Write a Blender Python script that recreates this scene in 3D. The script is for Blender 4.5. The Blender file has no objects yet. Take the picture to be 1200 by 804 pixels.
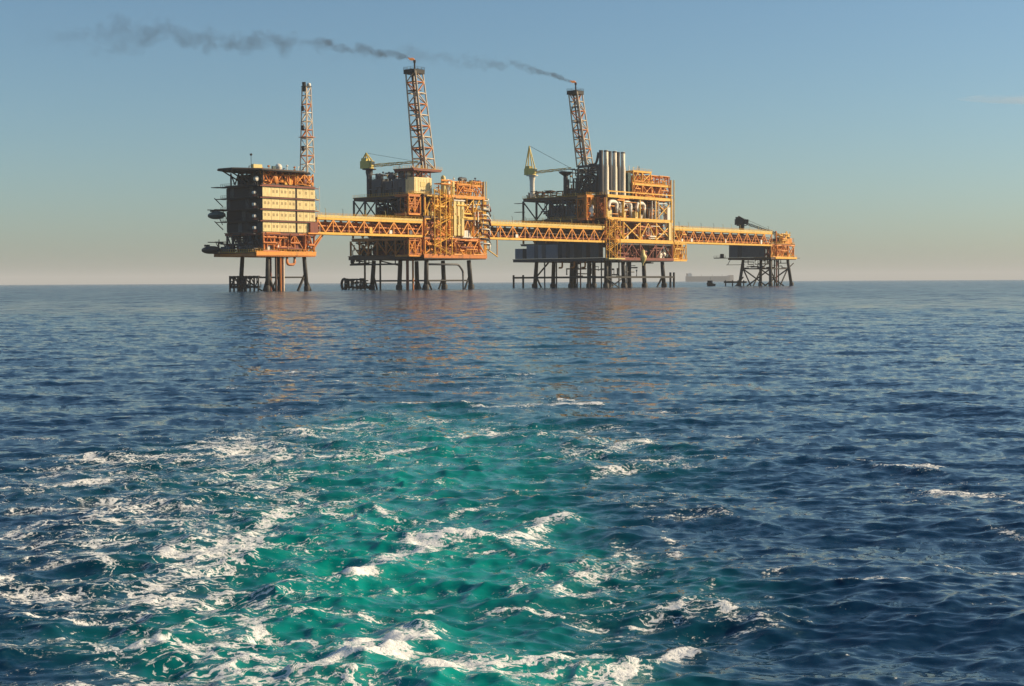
import bpy, math, random
import numpy as np
from mathutils import Vector, Matrix

# ------------------------------------------------------------------ camera
scene = bpy.context.scene
CAM_H = 2.87
cam_data = bpy.data.cameras.new('camera')
cam_data.sensor_width = 36.0
cam_data.lens = 51.0
cam_data.clip_start = 0.1
cam_data.clip_end = 60000.0
cam = bpy.data.objects.new('camera', cam_data)
scene.collection.objects.link(cam)
pitch = math.atan(71.5 / 1700.0)
roll = math.radians(0.286)
fwd = Vector((0, math.cos(pitch), -math.sin(pitch)))
rgt0 = Vector((1, 0, 0))
up0 = rgt0.cross(fwd)
rgt = rgt0 * math.cos(roll) - up0 * math.sin(roll)
up = rgt0 * math.sin(roll) + up0 * math.cos(roll)
mw = Matrix((rgt, up, -fwd)).transposed().to_4x4()
mw.translation = (0, 0, CAM_H)
cam.matrix_world = mw
scene.camera = cam

# ------------------------------------------------------------------ sky and sun
SUN_EL = math.radians(27.0)
SUN_AZ = math.radians(82.0)           # clockwise from the viewing direction: from the right
world = bpy.data.worlds.new('World')
scene.world = world
world.use_nodes = True
wn, wl = world.node_tree.nodes, world.node_tree.links
wn.clear()
sky = wn.new('ShaderNodeTexSky')
sky.sky_type = 'NISHITA'
sky.sun_disc = False
sky.sun_elevation = SUN_EL
sky.sun_rotation = SUN_AZ
sky.altitude = 0.0
sky.air_density = 1.0
sky.dust_density = 1.0
sky.ozone_density = 4.0
bg = wn.new('ShaderNodeBackground')
bg.inputs['Strength'].default_value = 0.088
wo = wn.new('ShaderNodeOutputWorld')
tint = wn.new('ShaderNodeMix')            # white balance of the picture: a touch cooler
tint.data_type = 'RGBA'
tint.blend_type = 'MULTIPLY'
tint.inputs[0].default_value = 1.0
tint.inputs[7].default_value = (0.92, 1.04, 1.0, 1)
wl.new(sky.outputs[0], tint.inputs[6])
wl.new(tint.outputs[2], bg.inputs[0])
wl.new(bg.outputs[0], wo.inputs[0])

sun_data = bpy.data.lights.new('sun', 'SUN')
sun_data.energy = 5.0
sun_data.angle = math.radians(0.53)
sun_data.color = (1.0, 0.78, 0.50)
sun = bpy.data.objects.new('sun', sun_data)
scene.collection.objects.link(sun)
sdir = Vector((math.sin(SUN_AZ) * math.cos(SUN_EL), math.cos(SUN_AZ) * math.cos(SUN_EL), math.sin(SUN_EL)))
sun.rotation_euler = sdir.to_track_quat('Z', 'Y').to_euler()
sun.location = (200, -100, 150)

vs = scene.view_settings
vs.view_transform = 'Standard'
vs.look = 'None'
vs.exposure = 0.28
vs.gamma = 1.0
vs.use_curve_mapping = False
scene.cycles.max_bounces = 6
scene.cycles.volume_bounces = 0
scene.cycles.use_denoising = True

# ------------------------------------------------------------------ helpers
COL = scene.collection


def tag(o, label=None, cat=None, group=None, kind=None):
    if label:
        o['label'] = label
    if cat:
        o['category'] = cat
    if group:
        o['group'] = group
    if kind:
        o['kind'] = kind
    return o


def np_mesh(name, verts, faces):
    me = bpy.data.meshes.new(name)
    nv, nf, k = len(verts), len(faces), faces.shape[1]
    me.vertices.add(nv)
    me.vertices.foreach_set('co', np.ascontiguousarray(verts, dtype=np.float32).ravel())
    me.loops.add(nf * k)
    me.loops.foreach_set('vertex_index', np.ascontiguousarray(faces, dtype=np.int32).ravel())
    me.polygons.add(nf)
    me.polygons.foreach_set('loop_start', np.arange(0, nf * k, k, dtype=np.int32))
    me.polygons.foreach_set('loop_total', np.full(nf, k, dtype=np.int32))
    me.update()
    return me


def nodes_of(name):
    m = bpy.data.materials.new(name)
    m.use_nodes = True
    return m, m.node_tree.nodes, m.node_tree.links, m.node_tree.nodes['Principled BSDF']


# ------------------------------------------------------------------ the sea
RNG = np.random.default_rng(11)


def spectrum_tile(L, n, kmin, kmax, power, wind_deg, spread, rms, chop):
    """Random periodic wave field: height and horizontal shift on an n x n tile of side L metres."""
    k1 = 2 * np.pi * np.fft.fftfreq(n, L / n)
    kx, ky = np.meshgrid(k1, k1, indexing='ij')
    k = np.sqrt(kx * kx + ky * ky)
    k[0, 0] = 1.0
    d = np.abs(np.cos((np.arctan2(ky, kx) - math.radians(wind_deg)))) ** spread
    amp = k ** (-power / 2) * (0.12 + d)
    amp *= np.exp(-(kmin / k) ** 4) * np.exp(-(k / kmax) ** 2)
    amp[0, 0] = 0
    z = RNG.normal(size=(n, n)) + 1j * RNG.normal(size=(n, n))
    hk = np.fft.fft2(np.fft.ifft2(z * amp).real)
    h = np.fft.ifft2(hk).real
    sc = rms / h.std()
    dx = np.fft.ifft2(1j * kx / k * hk).real * sc * chop
    dy = np.fft.ifft2(1j * ky / k * hk).real * sc * chop
    return np.stack([h * sc, dx, dy]).astype(np.float32), L, n


def sample(tile, x, y, ang=0.0):
    f, L, n = tile
    c, s = math.cos(ang), math.sin(ang)
    u = ((c * x + s * y) / L * n) % n
    v = ((-s * x + c * y) / L * n) % n
    i = np.floor(u).astype(np.int32)
    j = np.floor(v).astype(np.int32)
    fu, fv = (u - i).astype(np.float32), (v - j).astype(np.float32)
    i %= n
    j %= n
    i1, j1 = (i + 1) % n, (j + 1) % n
    g = (f[:, i, j] * (1 - fu) * (1 - fv) + f[:, i1, j] * fu * (1 - fv)
         + f[:, i, j1] * (1 - fu) * fv + f[:, i1, j1] * fu * fv)
    hx = c * g[1] - s * g[2]
    hy = s * g[1] + c * g[2]
    return g[0], hx, hy


# churned water left by the boat: breaking crests, lace and milky patches, in metres on the sea
STROKES = [
    ([(-2.66,31.06),(-3.42,28.89),(-4.04,27.3)], 1.39, 0.30, 0.62),
    ([(-1.88,20.35),(-2.29,18.79),(-2.66,17.9),(-2.82,16.39),(-2.9,15.25)], 0.58, 0.20, 0.72),
    ([(-2.53,15.74),(-2.81,14.79),(-3.28,14.71),(-3.31,13.55),(-2.71,12.65)], 0.34, 0.15, 0.68),
    ([(-2.15,12.01),(-2.56,11.93),(-2.99,11.65)], 0.21, 0.11, 0.80),
    ([(-3.53,13.19),(-4.25,13.5),(-4.85,13.59)], 0.23, 0.10, 0.60),
    ([(-1.5,14.75),(-1.02,15.45),(-0.53,15.89),(0.09,16.53),(0.71,17.47)], 0.42, 0.17, 0.95),
    ([(-0.38,15.68),(0.38,16.64),(0.7,17.6)], 0.52, 0.19, 0.70),
    ([(-2.62,34.09),(-1.59,33.56),(-0.78,32.84),(0.79,33.66),(1.99,33.82)], 0.70, 0.13, 0.85),
    ([(-2.11,17.75),(-1.4,18.06),(-0.64,17.84),(-0.01,18.15)], 0.27, 0.09, 0.50),
    ([(-1.22,25.73),(-0.71,26.26),(-0.3,27.27)], 0.72, 0.17, 0.90),
    ([(0.72,24.72),(1.5,25.6),(2.17,26.41)], 0.81, 0.20, 0.65),
    ([(1.15,21.8),(1.86,22.59),(2.52,22.57)], 0.62, 0.17, 0.60),
    ([(0.15,13.47),(0.48,13.85),(1.0,14.25)], 0.40, 0.18, 0.60),
    ([(0.78,14.92),(1.1,15.64),(1.29,16.27)], 0.25, 0.10, 0.70),
    ([(1.15,16.28),(1.25,15.24),(1.47,15.14)], 0.20, 0.08, 0.70),
    ([(1.36,14.91),(1.75,15.62),(1.97,16.7)], 0.21, 0.08, 0.65),
    ([(0.51,12.58),(1.01,12.34),(1.42,12.66),(1.75,12.89)], 0.17, 0.08, 0.65),
    ([(1.83,12.39),(2.05,12.19),(2.29,11.91)], 0.22, 0.11, 0.80),
    ([(1.35,12.8),(1.7,13.43),(1.95,13.24)], 0.18, 0.09, 0.70),
    ([(1.45,12.33),(1.96,12.32),(2.55,12.0)], 0.12, 0.06, 0.55),
    ([(2.94,13.63),(3.28,13.86),(3.54,13.94)], 0.16, 0.07, 0.95),
    ([(5.6,22.34),(6.13,22.11),(6.49,21.79)], 0.30, 0.09, 0.80),
    ([(5.69,19.27),(6.2,19.1),(6.56,18.5)], 0.30, 0.10, 0.70),
    ([(5.55,17.07),(5.78,16.31)], 0.23, 0.09, 0.65),
    ([(4.07,14.97),(4.66,15.15),(5.3,14.94)], 0.14, 0.06, 0.60),
    ([(1.72,18.3),(2.22,17.94),(2.78,18.13)], 0.27, 0.09, 0.60),
    ([(-1.62,10.43),(-1.42,11.03),(-1.17,11.5),(-0.75,11.83)], 0.42, 0.23, 1.00),
    ([(-1.3,10.54),(-1.11,10.9),(-0.93,11.02)], 0.39, 0.22, 1.00),
    ([(-0.58,10.53),(-0.34,10.88),(-0.04,10.63)], 0.33, 0.19, 0.85),
    ([(0.25,10.87),(0.52,11.12),(0.64,10.99)], 0.33, 0.18, 0.85),
    ([(0.69,10.28),(0.95,10.78),(1.24,11.1),(1.57,11.36)], 0.22, 0.13, 0.95),
    ([(0.05,10.29),(0.36,10.39),(0.72,10.28)], 0.27, 0.16, 0.60),
    ([(-0.62,12.84),(-1.01,12.92),(-1.3,12.79)], 0.10, 0.05, 0.55),
    ([(-0.33,13.48),(-0.01,14.19),(0.41,14.35)], 0.16, 0.07, 0.50),
    ([(-3.63,20.42),(-3.16,21.29),(-2.4,22.44)], 0.38, 0.11, 0.60),
    ([(-7.15,20.12),(-6.56,20.52),(-5.95,21.4),(-5.33,20.92)], 0.44, 0.13, 0.55),
    ([(-9.5,26.81),(-8.68,27.22),(-7.38,26.57)], 0.60, 0.14, 0.50),
    ([(-5.83,24.63),(-5.07,25.23),(-3.74,23.36)], 1.23, 0.32, 0.60),
    ([(-4.42,21.34),(-3.44,19.99),(-2.58,18.1)], 0.81, 0.26, 0.50),
    ([(-4.99,17.52),(-4.04,16.59),(-3.18,15.76)], 0.34, 0.13, 0.50),
    ([(-5.28,15.08),(-4.63,15.3),(-3.78,14.81)], 0.28, 0.12, 0.50),
    ([(-7.38,46.36),(-5.09,47.99),(-1.85,44.66),(0.53,45.3)], 1.09, 0.15, 0.55),
    ([(-1.86,39.26),(-0.01,37.62),(2.01,38.08)], 0.76, 0.12, 0.50),
    ([(-0.57,23.8),(0.68,23.18),(1.39,23.72)], 0.34, 0.09, 0.50),
    ([(3.36,28.55),(4.28,26.91)], 0.48, 0.11, 0.45),
    ([(3.85,13.02),(4.27,12.66),(4.55,12.83)], 0.10, 0.05, 0.40),
    ([(2.42,14.65),(2.94,15.1),(3.16,14.86)], 0.14, 0.06, 0.50),
    ([(2.29,11.77),(2.56,10.83),(2.85,10.46)], 0.13, 0.07, 0.35),
    ([(-0.0,54.49),(3.38,57.38),(5.52,55.2)], 1.27, 0.14, 0.40),
    ([(-2.22,28.83),(-1.06,29.65),(0.34,29.22)], 0.53, 0.11, 0.50),
    ([(-2.02,22.64),(-1.2,22.29),(-0.41,22.68)], 0.23, 0.06, 0.70),
    ([(-1.19,19.91),(-0.36,19.56),(0.58,20.01)], 0.18, 0.06, 0.65),
    ([(-2.01,18.78),(-0.88,18.46),(0.1,18.86)], 0.16, 0.05, 0.75),
    ([(-1.75,21.06),(-0.76,21.2),(0.66,20.61)], 0.18, 0.05, 0.60),
    ([(0.66,28.18),(2.03,28.78),(3.3,28.05)], 0.33, 0.07, 0.60),
    ([(-3.18,24.39),(-2.42,24.0),(-1.75,24.58)], 0.29, 0.08, 0.70),
    ([(-0.42,17.25),(0.3,17.61),(1.02,17.34)], 0.15, 0.05, 0.60),
    ([(-0.9,14.92),(-0.37,15.19),(0.21,14.98)], 0.11, 0.05, 0.60),
    ([(-1.42,14.02),(-1.02,14.17),(-0.59,13.96)], 0.10, 0.04, 0.65),
    ([(-0.31,12.7),(0.14,12.89),(0.59,12.71)], 0.09, 0.04, 0.65),
    ([(-0.86,11.89),(-0.44,12.09),(0.06,11.9)], 0.08, 0.04, 0.70),
    ([(-1.85,12.4),(-1.43,12.59),(-0.89,12.38)], 0.10, 0.05, 0.65),
    ([(-8.16,22.99),(-7.09,23.5),(-5.39,22.77)], 0.24, 0.07, 0.65),
    ([(-6.48,18.22),(-5.69,18.47),(-4.67,17.9)], 0.17, 0.06, 0.65),
    ([(-5.82,16.36),(-4.72,16.22),(-3.78,16.76)], 0.14, 0.05, 0.65),
    ([(-5.1,14.32),(-4.56,14.48),(-3.88,14.2)], 0.12, 0.05, 0.65),
    ([(-4.27,12.59),(-3.56,12.44),(-2.78,12.62)], 0.10, 0.05, 0.65),
    ([(-2.94,11.19),(-2.36,11.0),(-1.81,11.19)], 0.09, 0.05, 0.75),
    ([(-2.62,10.45),(-2.22,10.6),(-1.75,10.43)], 0.09, 0.05, 0.70),
    ([(1.12,19.05),(1.95,19.48),(2.82,19.14)], 0.17, 0.05, 0.50),
    ([(1.72,32.47),(2.97,31.56),(4.6,32.53)], 0.38, 0.07, 0.50),
    ([(-8.4,40.69),(-6.38,41.58),(-3.96,39.41)], 0.61, 0.09, 0.55),
    ([(3.67,23.06),(4.66,22.59),(6.02,23.19)], 0.20, 0.05, 0.40),
    ([(3.06,17.27),(4.03,17.5),(4.85,17.1)], 0.12, 0.04, 0.35),
    ([(-1.66,70.41),(1.95,66.15),(6.63,70.41)], 1.46, 0.13, 0.40),
]
LACE = [
    (-3.63,22.36,2.06,6.61,0.25),
    (-4.03,16.21,1.6,2.66,0.24),
    (-6.08,22.5,2.04,4.98,0.22),
    (-2.74,13.93,1.05,2.35,0.3),
    (-1.13,11.12,0.73,1.03,0.3),
    (-0.2,10.8,0.76,0.72,0.25),
    (0.79,13.62,0.87,1.53,0.22),
    (2.48,21.74,1.12,3.79,0.15),
    (-0.01,22.74,1.87,5.98,0.07),
    (-2.75,26.47,2.13,4.23,0.18),
    (-0.37,15.57,1.08,2.46,0.07),
    (1.8,26.25,1.66,4.16,0.18),
    (1.9,12.42,0.8,0.64,0.22),
    (-0.97,42.29,4.31,7.82,0.15),
    (-4.24,13.29,0.71,1.1,0.24),
    (5.8,18.97,0.97,2.91,0.16),
    (0.77,11.04,0.72,0.76,0.24),
    (-2.28,18.29,1.24,3.97,0.13),
    (-6.85,22.12,1.02,3.92,0.21),
    (-5.12,17.25,1.11,2.42,0.25),
    (0.31,27.88,1.91,4.67,0.18),
    (-1.41,16.13,1.31,2.63,0.07),
    (0.28,12.63,1.47,1.63,0.11),
    (-5.24,33.25,2.34,3.61,0.18),
    (1.97,17.03,0.78,2.36,0.13),
    (3.08,13.39,1.15,2.18,0.08),
    (5.57,22.0,1.83,4.77,0.08),
    (-2.39,10.84,0.71,0.74,0.27),
    (-2.01,12.61,0.67,1.31,0.21),
    (-0.7,9.74,1.49,0.79,0.24),
    (-3.24,11.45,1.08,1.22,0.3),
    (-3.2,10.03,0.95,1.04,0.27),
    (-1.97,9.77,0.92,0.79,0.3),
]
MILKY = [
    (-1.52,22.81,1.38,6.01,1.0),
    (-2.9,29.37,1.36,3.85,0.55),
    (-0.25,21.44,1.32,4.96,0.6),
    (-1.37,13.9,1.2,2.35,0.95),
    (-0.34,14.23,0.99,2.26,0.75),
    (-1.69,11.42,0.87,1.21,0.75),
    (-0.55,11.37,0.81,1.07,0.85),
    (-0.48,27.38,2.33,5.22,0.42),
    (0.55,16.08,0.64,2.62,0.5),
    (0.25,11.09,0.72,1.02,0.6),
    (-3.41,22.17,1.52,4.4,0.36),
    (-3.47,16.2,1.22,2.65,0.26),
    (-5.7,22.27,1.91,4.44,0.16),
    (2.04,24.0,1.22,4.59,0.2),
    (0.47,44.57,4.76,13.08,0.16),
    (1.58,13.61,0.72,1.53,0.25),
    (-2.83,11.94,0.85,0.89,0.35),
    (-0.93,10.37,1.22,0.79,0.9),
    (0.11,10.35,0.86,0.78,0.6),
    (-1.85,10.36,0.73,0.67,0.6),
    (-1.2,17.22,1.09,2.7,0.8),
    (-1.87,16.15,0.84,2.64,0.6),
    (-2.33,10.61,0.75,0.71,0.6),
    (-0.68,9.48,1.45,0.93,0.95),
    (-1.69,9.48,0.89,0.84,0.7),
    (0.33,9.54,0.9,0.85,0.6),
    (-3.17,11.15,0.93,1.04,0.25),
    (1.44,66.27,5.34,18.33,0.13),
    (5.18,108.91,6.76,34.93,0.1),
]
SLICK = [
    (25.7, -0.6, 2.3),
    (34.9, 0.2, 3.5),
    (48.9, 1.4, 4.8),
    (69.8, 3.7, 6.0),
    (108.2, 8.0, 7.4),
    (173.0, 14.8, 8.8),
    (267.3, 24.4, 10.3),
]


def smooth(a, b, x):
    t = np.clip((x - a) / (b - a), 0, 1)
    return t * t * (3 - 2 * t)


def build_sea():
    half = math.radians(27)
    th_in = np.linspace(-half, half, 860)
    th_out = np.linspace(half, 2 * math.pi - half, 62)[1:-1]
    th = np.concatenate([th_in, th_out])
    rr = [1.2]
    while rr[-1] < 26000:
        r = rr[-1]
        if r < 8.5:
            d = 0.25
        elif r < 150:
            d = max(0.032, min(r * r / (1451 * CAM_H) * 0.85, 0.10 + r * 0.0042))
        else:
            d = r * 0.02 if r < 600 else r * 0.10
        rr.append(r + d)
    rr = np.array(rr)
    nr, nt = len(rr), len(th)
    R, T = np.meshgrid(rr, th, indexing='ij')
    x = (R * np.sin(T)).ravel()
    y = (R * np.cos(T)).ravel()
    r = R.ravel()
    big = spectrum_tile(83.0, 1024, 0.9, 10.0, 3.3, 72, 1.6, 0.031, 0.85)
    small = spectrum_tile(17.3, 1024, 4.0, 65.0, 3.2, 82, 1.6, 0.0165, 0.8)
    churn = spectrum_tile(13.7, 512, 2.4, 50.0, 3.0, 20, 0.0, 0.026, 0.7)
    blot = spectrum_tile(47.0, 512, 0.3, 9.0, 2.6, 0, 0.0, 1.0, 0.0)
    h = np.zeros_like(x)
    sx = np.zeros_like(x)
    sy = np.zeros_like(x)
    near = x * 0 + 1
    # warp so that the masks have ragged outlines
    b0, _, _ = sample(blot, x, y)
    b1, _, _ = sample(blot, x + 19.3, y - 7.7, 0.7)
    wx, wy = x + 0.16 * b0, y + 0.5 * b1 * (0.4 + y * 0.03)
    sel = (r < 120) & (y > 0)
    foam = np.zeros_like(x)
    ridge = np.zeros_like(x)
    for pts, w, wl, s in STROKES:
        q = np.array(pts)
        bb = sel & (x > q[:, 0].min() - 4 * wl - 1) & (x < q[:, 0].max() + 4 * wl + 1) & (y > q[:, 1].min() - 4 * w - 1) & (y < q[:, 1].max() + 4 * w + 1)
        X, Y = wx[bb] / wl, wy[bb] / w
        d = np.full(X.shape, 1e9)
        for (ax, ay), (bx, by) in zip(pts[:-1], pts[1:]):
            ax, bx, ay, by = ax / wl, bx / wl, ay / w, by / w
            ux, uy = bx - ax, by - ay
            t = np.clip(((X - ax) * ux + (Y - ay) * uy) / (ux * ux + uy * uy), 0, 1)
            d = np.minimum(d, np.hypot(X - ax - t * ux, Y - ay - t * uy))
        g = np.exp(-d ** 2)
        foam[bb] = np.maximum(foam[bb], s * g)
        if s > .75:
            ridge[bb] = np.maximum(ridge[bb], (s - .6) * min(0.5 * w, 0.22) * np.exp(-(d / 1.2) ** 2))
    lace = np.zeros_like(x)
    for cx, cy, ax, ay, s in LACE:
        g = np.exp(-(((wx - cx) / ax) ** 2 + ((wy - cy) / ay) ** 2))
        lace = 1 - (1 - lace) * (1 - s * g)
    milky = np.zeros_like(x)
    for cx, cy, ax, ay, s in MILKY:
        g = np.exp(-(((wx - cx) / ax) ** 2 + ((wy - cy) / ay) ** 2))
        milky = 1 - (1 - milky) * (1 - 0.8 * s * g)
    wake = np.clip(lace * 1.3 + milky * 0.8 + foam * 0.6, 0, 1) * (r < 120)
    # the smoothed lane the boat left behind, running back towards the platforms
    ly, lx, lw = (np.array(c) for c in zip(*SLICK))
    slick = np.exp(-((x - np.interp(y, ly, lx)) / np.interp(y, ly, lw)) ** 2) * smooth(ly[0] * .8, ly[2], y) * (1 - smooth(ly[-1], ly[-1] * 1.5, y))
    slick = slick * (0.75 + 0.25 * np.tanh(b0))
    # waves
    lod = 1 - smooth(110, 420, r)
    lod2 = 1 - smooth(60, 200, r)
    outside = (np.abs(T.ravel()) <= half) | (r < 3)
    a, ax_, ay_ = sample(big, x, y)
    h += a * lod
    sx += ax_ * lod
    sy += ay_ * lod
    a, ax_, ay_ = sample(small, x, y, 0.35)
    k = lod2 * (1 - 0.5 * slick)
    h += a * k
    sx += ax_ * k
    sy += ay_ * k
    a, ax_, ay_ = sample(churn, x, y)
    k = wake * lod2
    h += a * k + ridge * (0.75 + 0.5 * b1)
    sx += ax_ * k
    sy += ay_ * k
    V = np.stack([x + sx, y + sy, h], 1)
    ii, jj = np.meshgrid(np.arange(nr - 1), np.arange(nt), indexing='ij')
    j2 = (jj + 1) % nt
    F = np.stack([ii * nt + jj, ii * nt + j2, (ii + 1) * nt + j2, (ii + 1) * nt + jj], -1).reshape(-1, 4)[:, ::-1]
    me = np_mesh('sea', V, F)
    me.polygons.foreach_set('use_smooth', np.ones(len(F), dtype=bool))
    for nm, val in (('foam', np.clip(foam, 0, 1)), ('lace', np.clip(lace, 0, 1)), ('milky', np.clip(milky, 0, 1)), ('slick', slick), ('rough_sea', smooth(40, 320, r))):
        at = me.attributes.new(nm, 'FLOAT', 'POINT')
        at.data.foreach_set('value', val.astype(np.float32))
    o = bpy.data.objects.new('sea', me)
    COL.objects.link(o)
    tag(o, 'dark blue choppy sea with white foam and turquoise churned water', 'sea', kind='structure')
    return o


def sea_material():
    m, N, L, P = nodes_of('sea_water')
    out = N['Material Output']

    def nd(t, **kw):
        n = N.new(t)
        for k_, v_ in kw.items():
            setattr(n, k_, v_)
        return n

    def mth(op, a, b=None, c=None, clamp=False):
        n = nd('ShaderNodeMath', operation=op, use_clamp=clamp)
        for i, v_ in enumerate((a, b, c)):
            if v_ is None:
                continue
            if isinstance(v_, (int, float)):
                n.inputs[i].default_value = v_
            else:
                L.new(v_, n.inputs[i])
        return n.outputs[0]

    def vm(op, a, b):
        n = nd('ShaderNodeVectorMath', operation=op)
        for i, v_ in enumerate((a, b)):
            if isinstance(v_, tuple):
                n.inputs[i].default_value = v_
            elif isinstance(v_, (int, float)):
                n.inputs['Scale'].default_value = v_
            else:
                if op == 'SCALE' and i == 1:
                    L.new(v_, n.inputs['Scale'])
                else:
                    L.new(v_, n.inputs[i])
        return n.outputs[0]

    def attr(nm):
        return nd('ShaderNodeAttribute', attribute_name=nm).outputs['Fac']

    def noise(vec, scale, detail=4.0, rough=0.55, dist=0.0, ntype='FBM'):
        n = nd('ShaderNodeTexNoise', noise_type=ntype)
        n.inputs['Scale'].default_value = scale
        n.inputs['Detail'].default_value = detail
        n.inputs['Roughness'].default_value = rough
        n.inputs['Distortion'].default_value = dist
        L.new(vec, n.inputs['Vector'])
        return n

    def ramp(v_, a, b):
        n = nd('ShaderNodeMapRange', interpolation_type='SMOOTHSTEP')
        L.new(v_, n.inputs[0])
        n.inputs[1].default_value = a
        n.inputs[2].default_value = b
        return n.outputs[0]

    def mixc(f, a, b):
        n = nd('ShaderNodeMix', data_type='RGBA')
        L.new(f, n.inputs[0])
        for i, v_ in ((6, a), (7, b)):
            if isinstance(v_, tuple):
                n.inputs[i].default_value = (*v_, 1)
            else:
                L.new(v_, n.inputs[i])
        return n.outputs[2]

    geo = nd('ShaderNodeNewGeometry')
    pos = geo.outputs['Position']
    # stretched a little along the crests
    st = vm('MULTIPLY', pos, (0.45, 1.0, 1.0))
    # slopes of the ripples that the mesh does not carry
    far = attr('rough_sea')
    n1 = noise(st, 8.5, 5.0, 0.66)
    n2 = noise(st, 1.3, 4.0, 0.6)
    n3 = noise(pos, 0.035, 3.0, 0.6)
    n4 = noise(vm('MULTIPLY', pos, (0.13, 1.0, 1.0)), 1.9, 4.0, 0.55)
    s1 = vm('SCALE', vm('SUBTRACT', n1.outputs['Color'], (0.5, 0.5, 0.5)), 0.78)
    k2 = mth('MULTIPLY', far, 1.7)
    s2 = vm('SCALE', vm('SUBTRACT', n2.outputs['Color'], (0.5, 0.5, 0.5)), k2)
    s4 = vm('MULTIPLY', vm('SUBTRACT', n4.outputs['Color'], (0.5, 0.5, 0.5)), (0.1, 0.75, 0.0))
    # wave groups and wind streaks seen far off
    n5 = noise(vm('MULTIPLY', pos, (0.34, 0.05, 0.0)), 1.0, 4.0, 0.65)
    n6 = noise(vm('MULTIPLY', pos, (0.05, 0.012, 0.0)), 1.0, 3.0, 0.6)
    s5 = vm('SCALE', vm('MULTIPLY', vm('SUBTRACT', n5.outputs['Color'], (0.5, 0.5, 0.5)), (0.5, 0.95, 0.0)), far)
    s4 = vm('ADD', s4, s5)
    gust = mth('ADD', 0.35, mth('ADD', mth('MULTIPLY', n3.outputs['Fac'], 0.7), mth('MULTIPLY', n6.outputs['Fac'], 0.6)))
    gust = mth('MULTIPLY', gust, mth('SUBTRACT', 1.0, mth('MULTIPLY', attr('slick'), 0.5)))
    sl = vm('MULTIPLY', vm('SCALE', vm('ADD', vm('ADD', s1, s2), s4), gust), (1.0, 1.0, 0.0))
    nrm = vm('NORMALIZE', vm('ADD', geo.outputs['Normal'], sl), (0, 0, 0))
    # foam: broken clots, a net of threads between them, and fine bubbles
    fo, la, mi = attr('foam'), attr('lace'), attr('milky')
    warp = noise(pos, 1.1, 4.0, 0.6)
    wv = vm('SUBTRACT', warp.outputs['Color'], (0.5, 0.5, 0.5))
    wp = vm('ADD', vm('MULTIPLY', pos, (0.44, 0.95, 1.0)), vm('SCALE', wv, 0.9))
    f1 = noise(wp, 6.4, 8.0, 0.72, 0.3)

    def net(sc, k, off):
        f = noise(vm('ADD', wp, off), sc, 4.0, 0.55, 0.5)
        return mth('SUBTRACT', 1.0, mth('MULTIPLY', mth('ABSOLUTE', mth('SUBTRACT', f.outputs['Fac'], 0.5)), k), clamp=True)
    t1 = net(2.2, 20.0, (0, 0, 0))
    t2 = net(5.2, 12.0, (7.3, 2.1, 0))
    f3 = noise(pos, 18.0, 4.0, 0.7, 0.2)
    strk = noise(vm('MULTIPLY', wp, (0.14, 1.0, 1.0)), 3.2, 4.0, 0.65)
    fine = mth('SUBTRACT', f3.outputs['Fac'], 0.5)
    pat = mth('ADD', mth('SUBTRACT', f1.outputs['Fac'], 0.5),
              mth('ADD', mth('MULTIPLY', fine, 0.65), mth('MULTIPLY', mth('SUBTRACT', strk.outputs['Fac'], 0.5), 0.75)))
    cover = mth('ADD', mth('MULTIPLY', fo, 0.39), mth('MULTIPLY', la, 0.14))
    tot = mth('ADD', pat, cover)
    clot = ramp(tot, 0.30, 0.40)
    area = mth('ADD', mth('MULTIPLY', la, 1.25), mth('MULTIPLY', fo, 0.45))
    thr = mth('MULTIPLY', mth('MAXIMUM', t1, mth('MULTIPLY', t2, 0.8)), mth('ADD', area, mth('MULTIPLY', mth('ADD', fine, mth('SUBTRACT', strk.outputs['Fac'], 0.5)), 1.3)))
    thread = mth('MULTIPLY', ramp(thr, 0.30, 0.52), 0.92)
    fm = mth('MAXIMUM', clot, thread)
    thin = ramp(mth('ADD', tot, mth('MULTIPLY', la, 0.12)), 0.06, 0.36)
    # body colour: deep water, with air bubbles turning it milky green
    blot = noise(pos, 0.45, 4.0, 0.6)
    milk = mth('MULTIPLY', mi, mth('ADD', 0.35, mth('MULTIPLY', blot.outputs['Fac'], 1.2)), clamp=True)
    body = mixc(milk, (0.0025, 0.022, 0.056), (0.001, 0.262, 0.21))
    body = mixc(mth('MULTIPLY', thin, 0.07), body, (0.30, 0.55, 0.50))
    colr = mixc(fm, body, (0.90, 0.90, 0.87))
    L.new(colr, P.inputs['Base Color'])
    L.new(mth('ADD', mth('ADD', 0.06, mth('MULTIPLY', far, 0.10)), mth('MULTIPLY', fm, 0.7)), P.inputs['Roughness'])
    P.inputs['IOR'].default_value = 1.333
    # relief of the foam itself
    bump = nd('ShaderNodeBump')
    bump.inputs['Strength'].default_value = 0.8
    bump.inputs['Distance'].default_value = 0.05
    L.new(mth('MULTIPLY', fm, pat), bump.inputs['Height'])
    L.new(nrm, bump.inputs['Normal'])
    L.new(bump.outputs[0], P.inputs['Normal'])
    return m


sea = build_sea()
sea.data.materials.append(sea_material())


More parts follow.
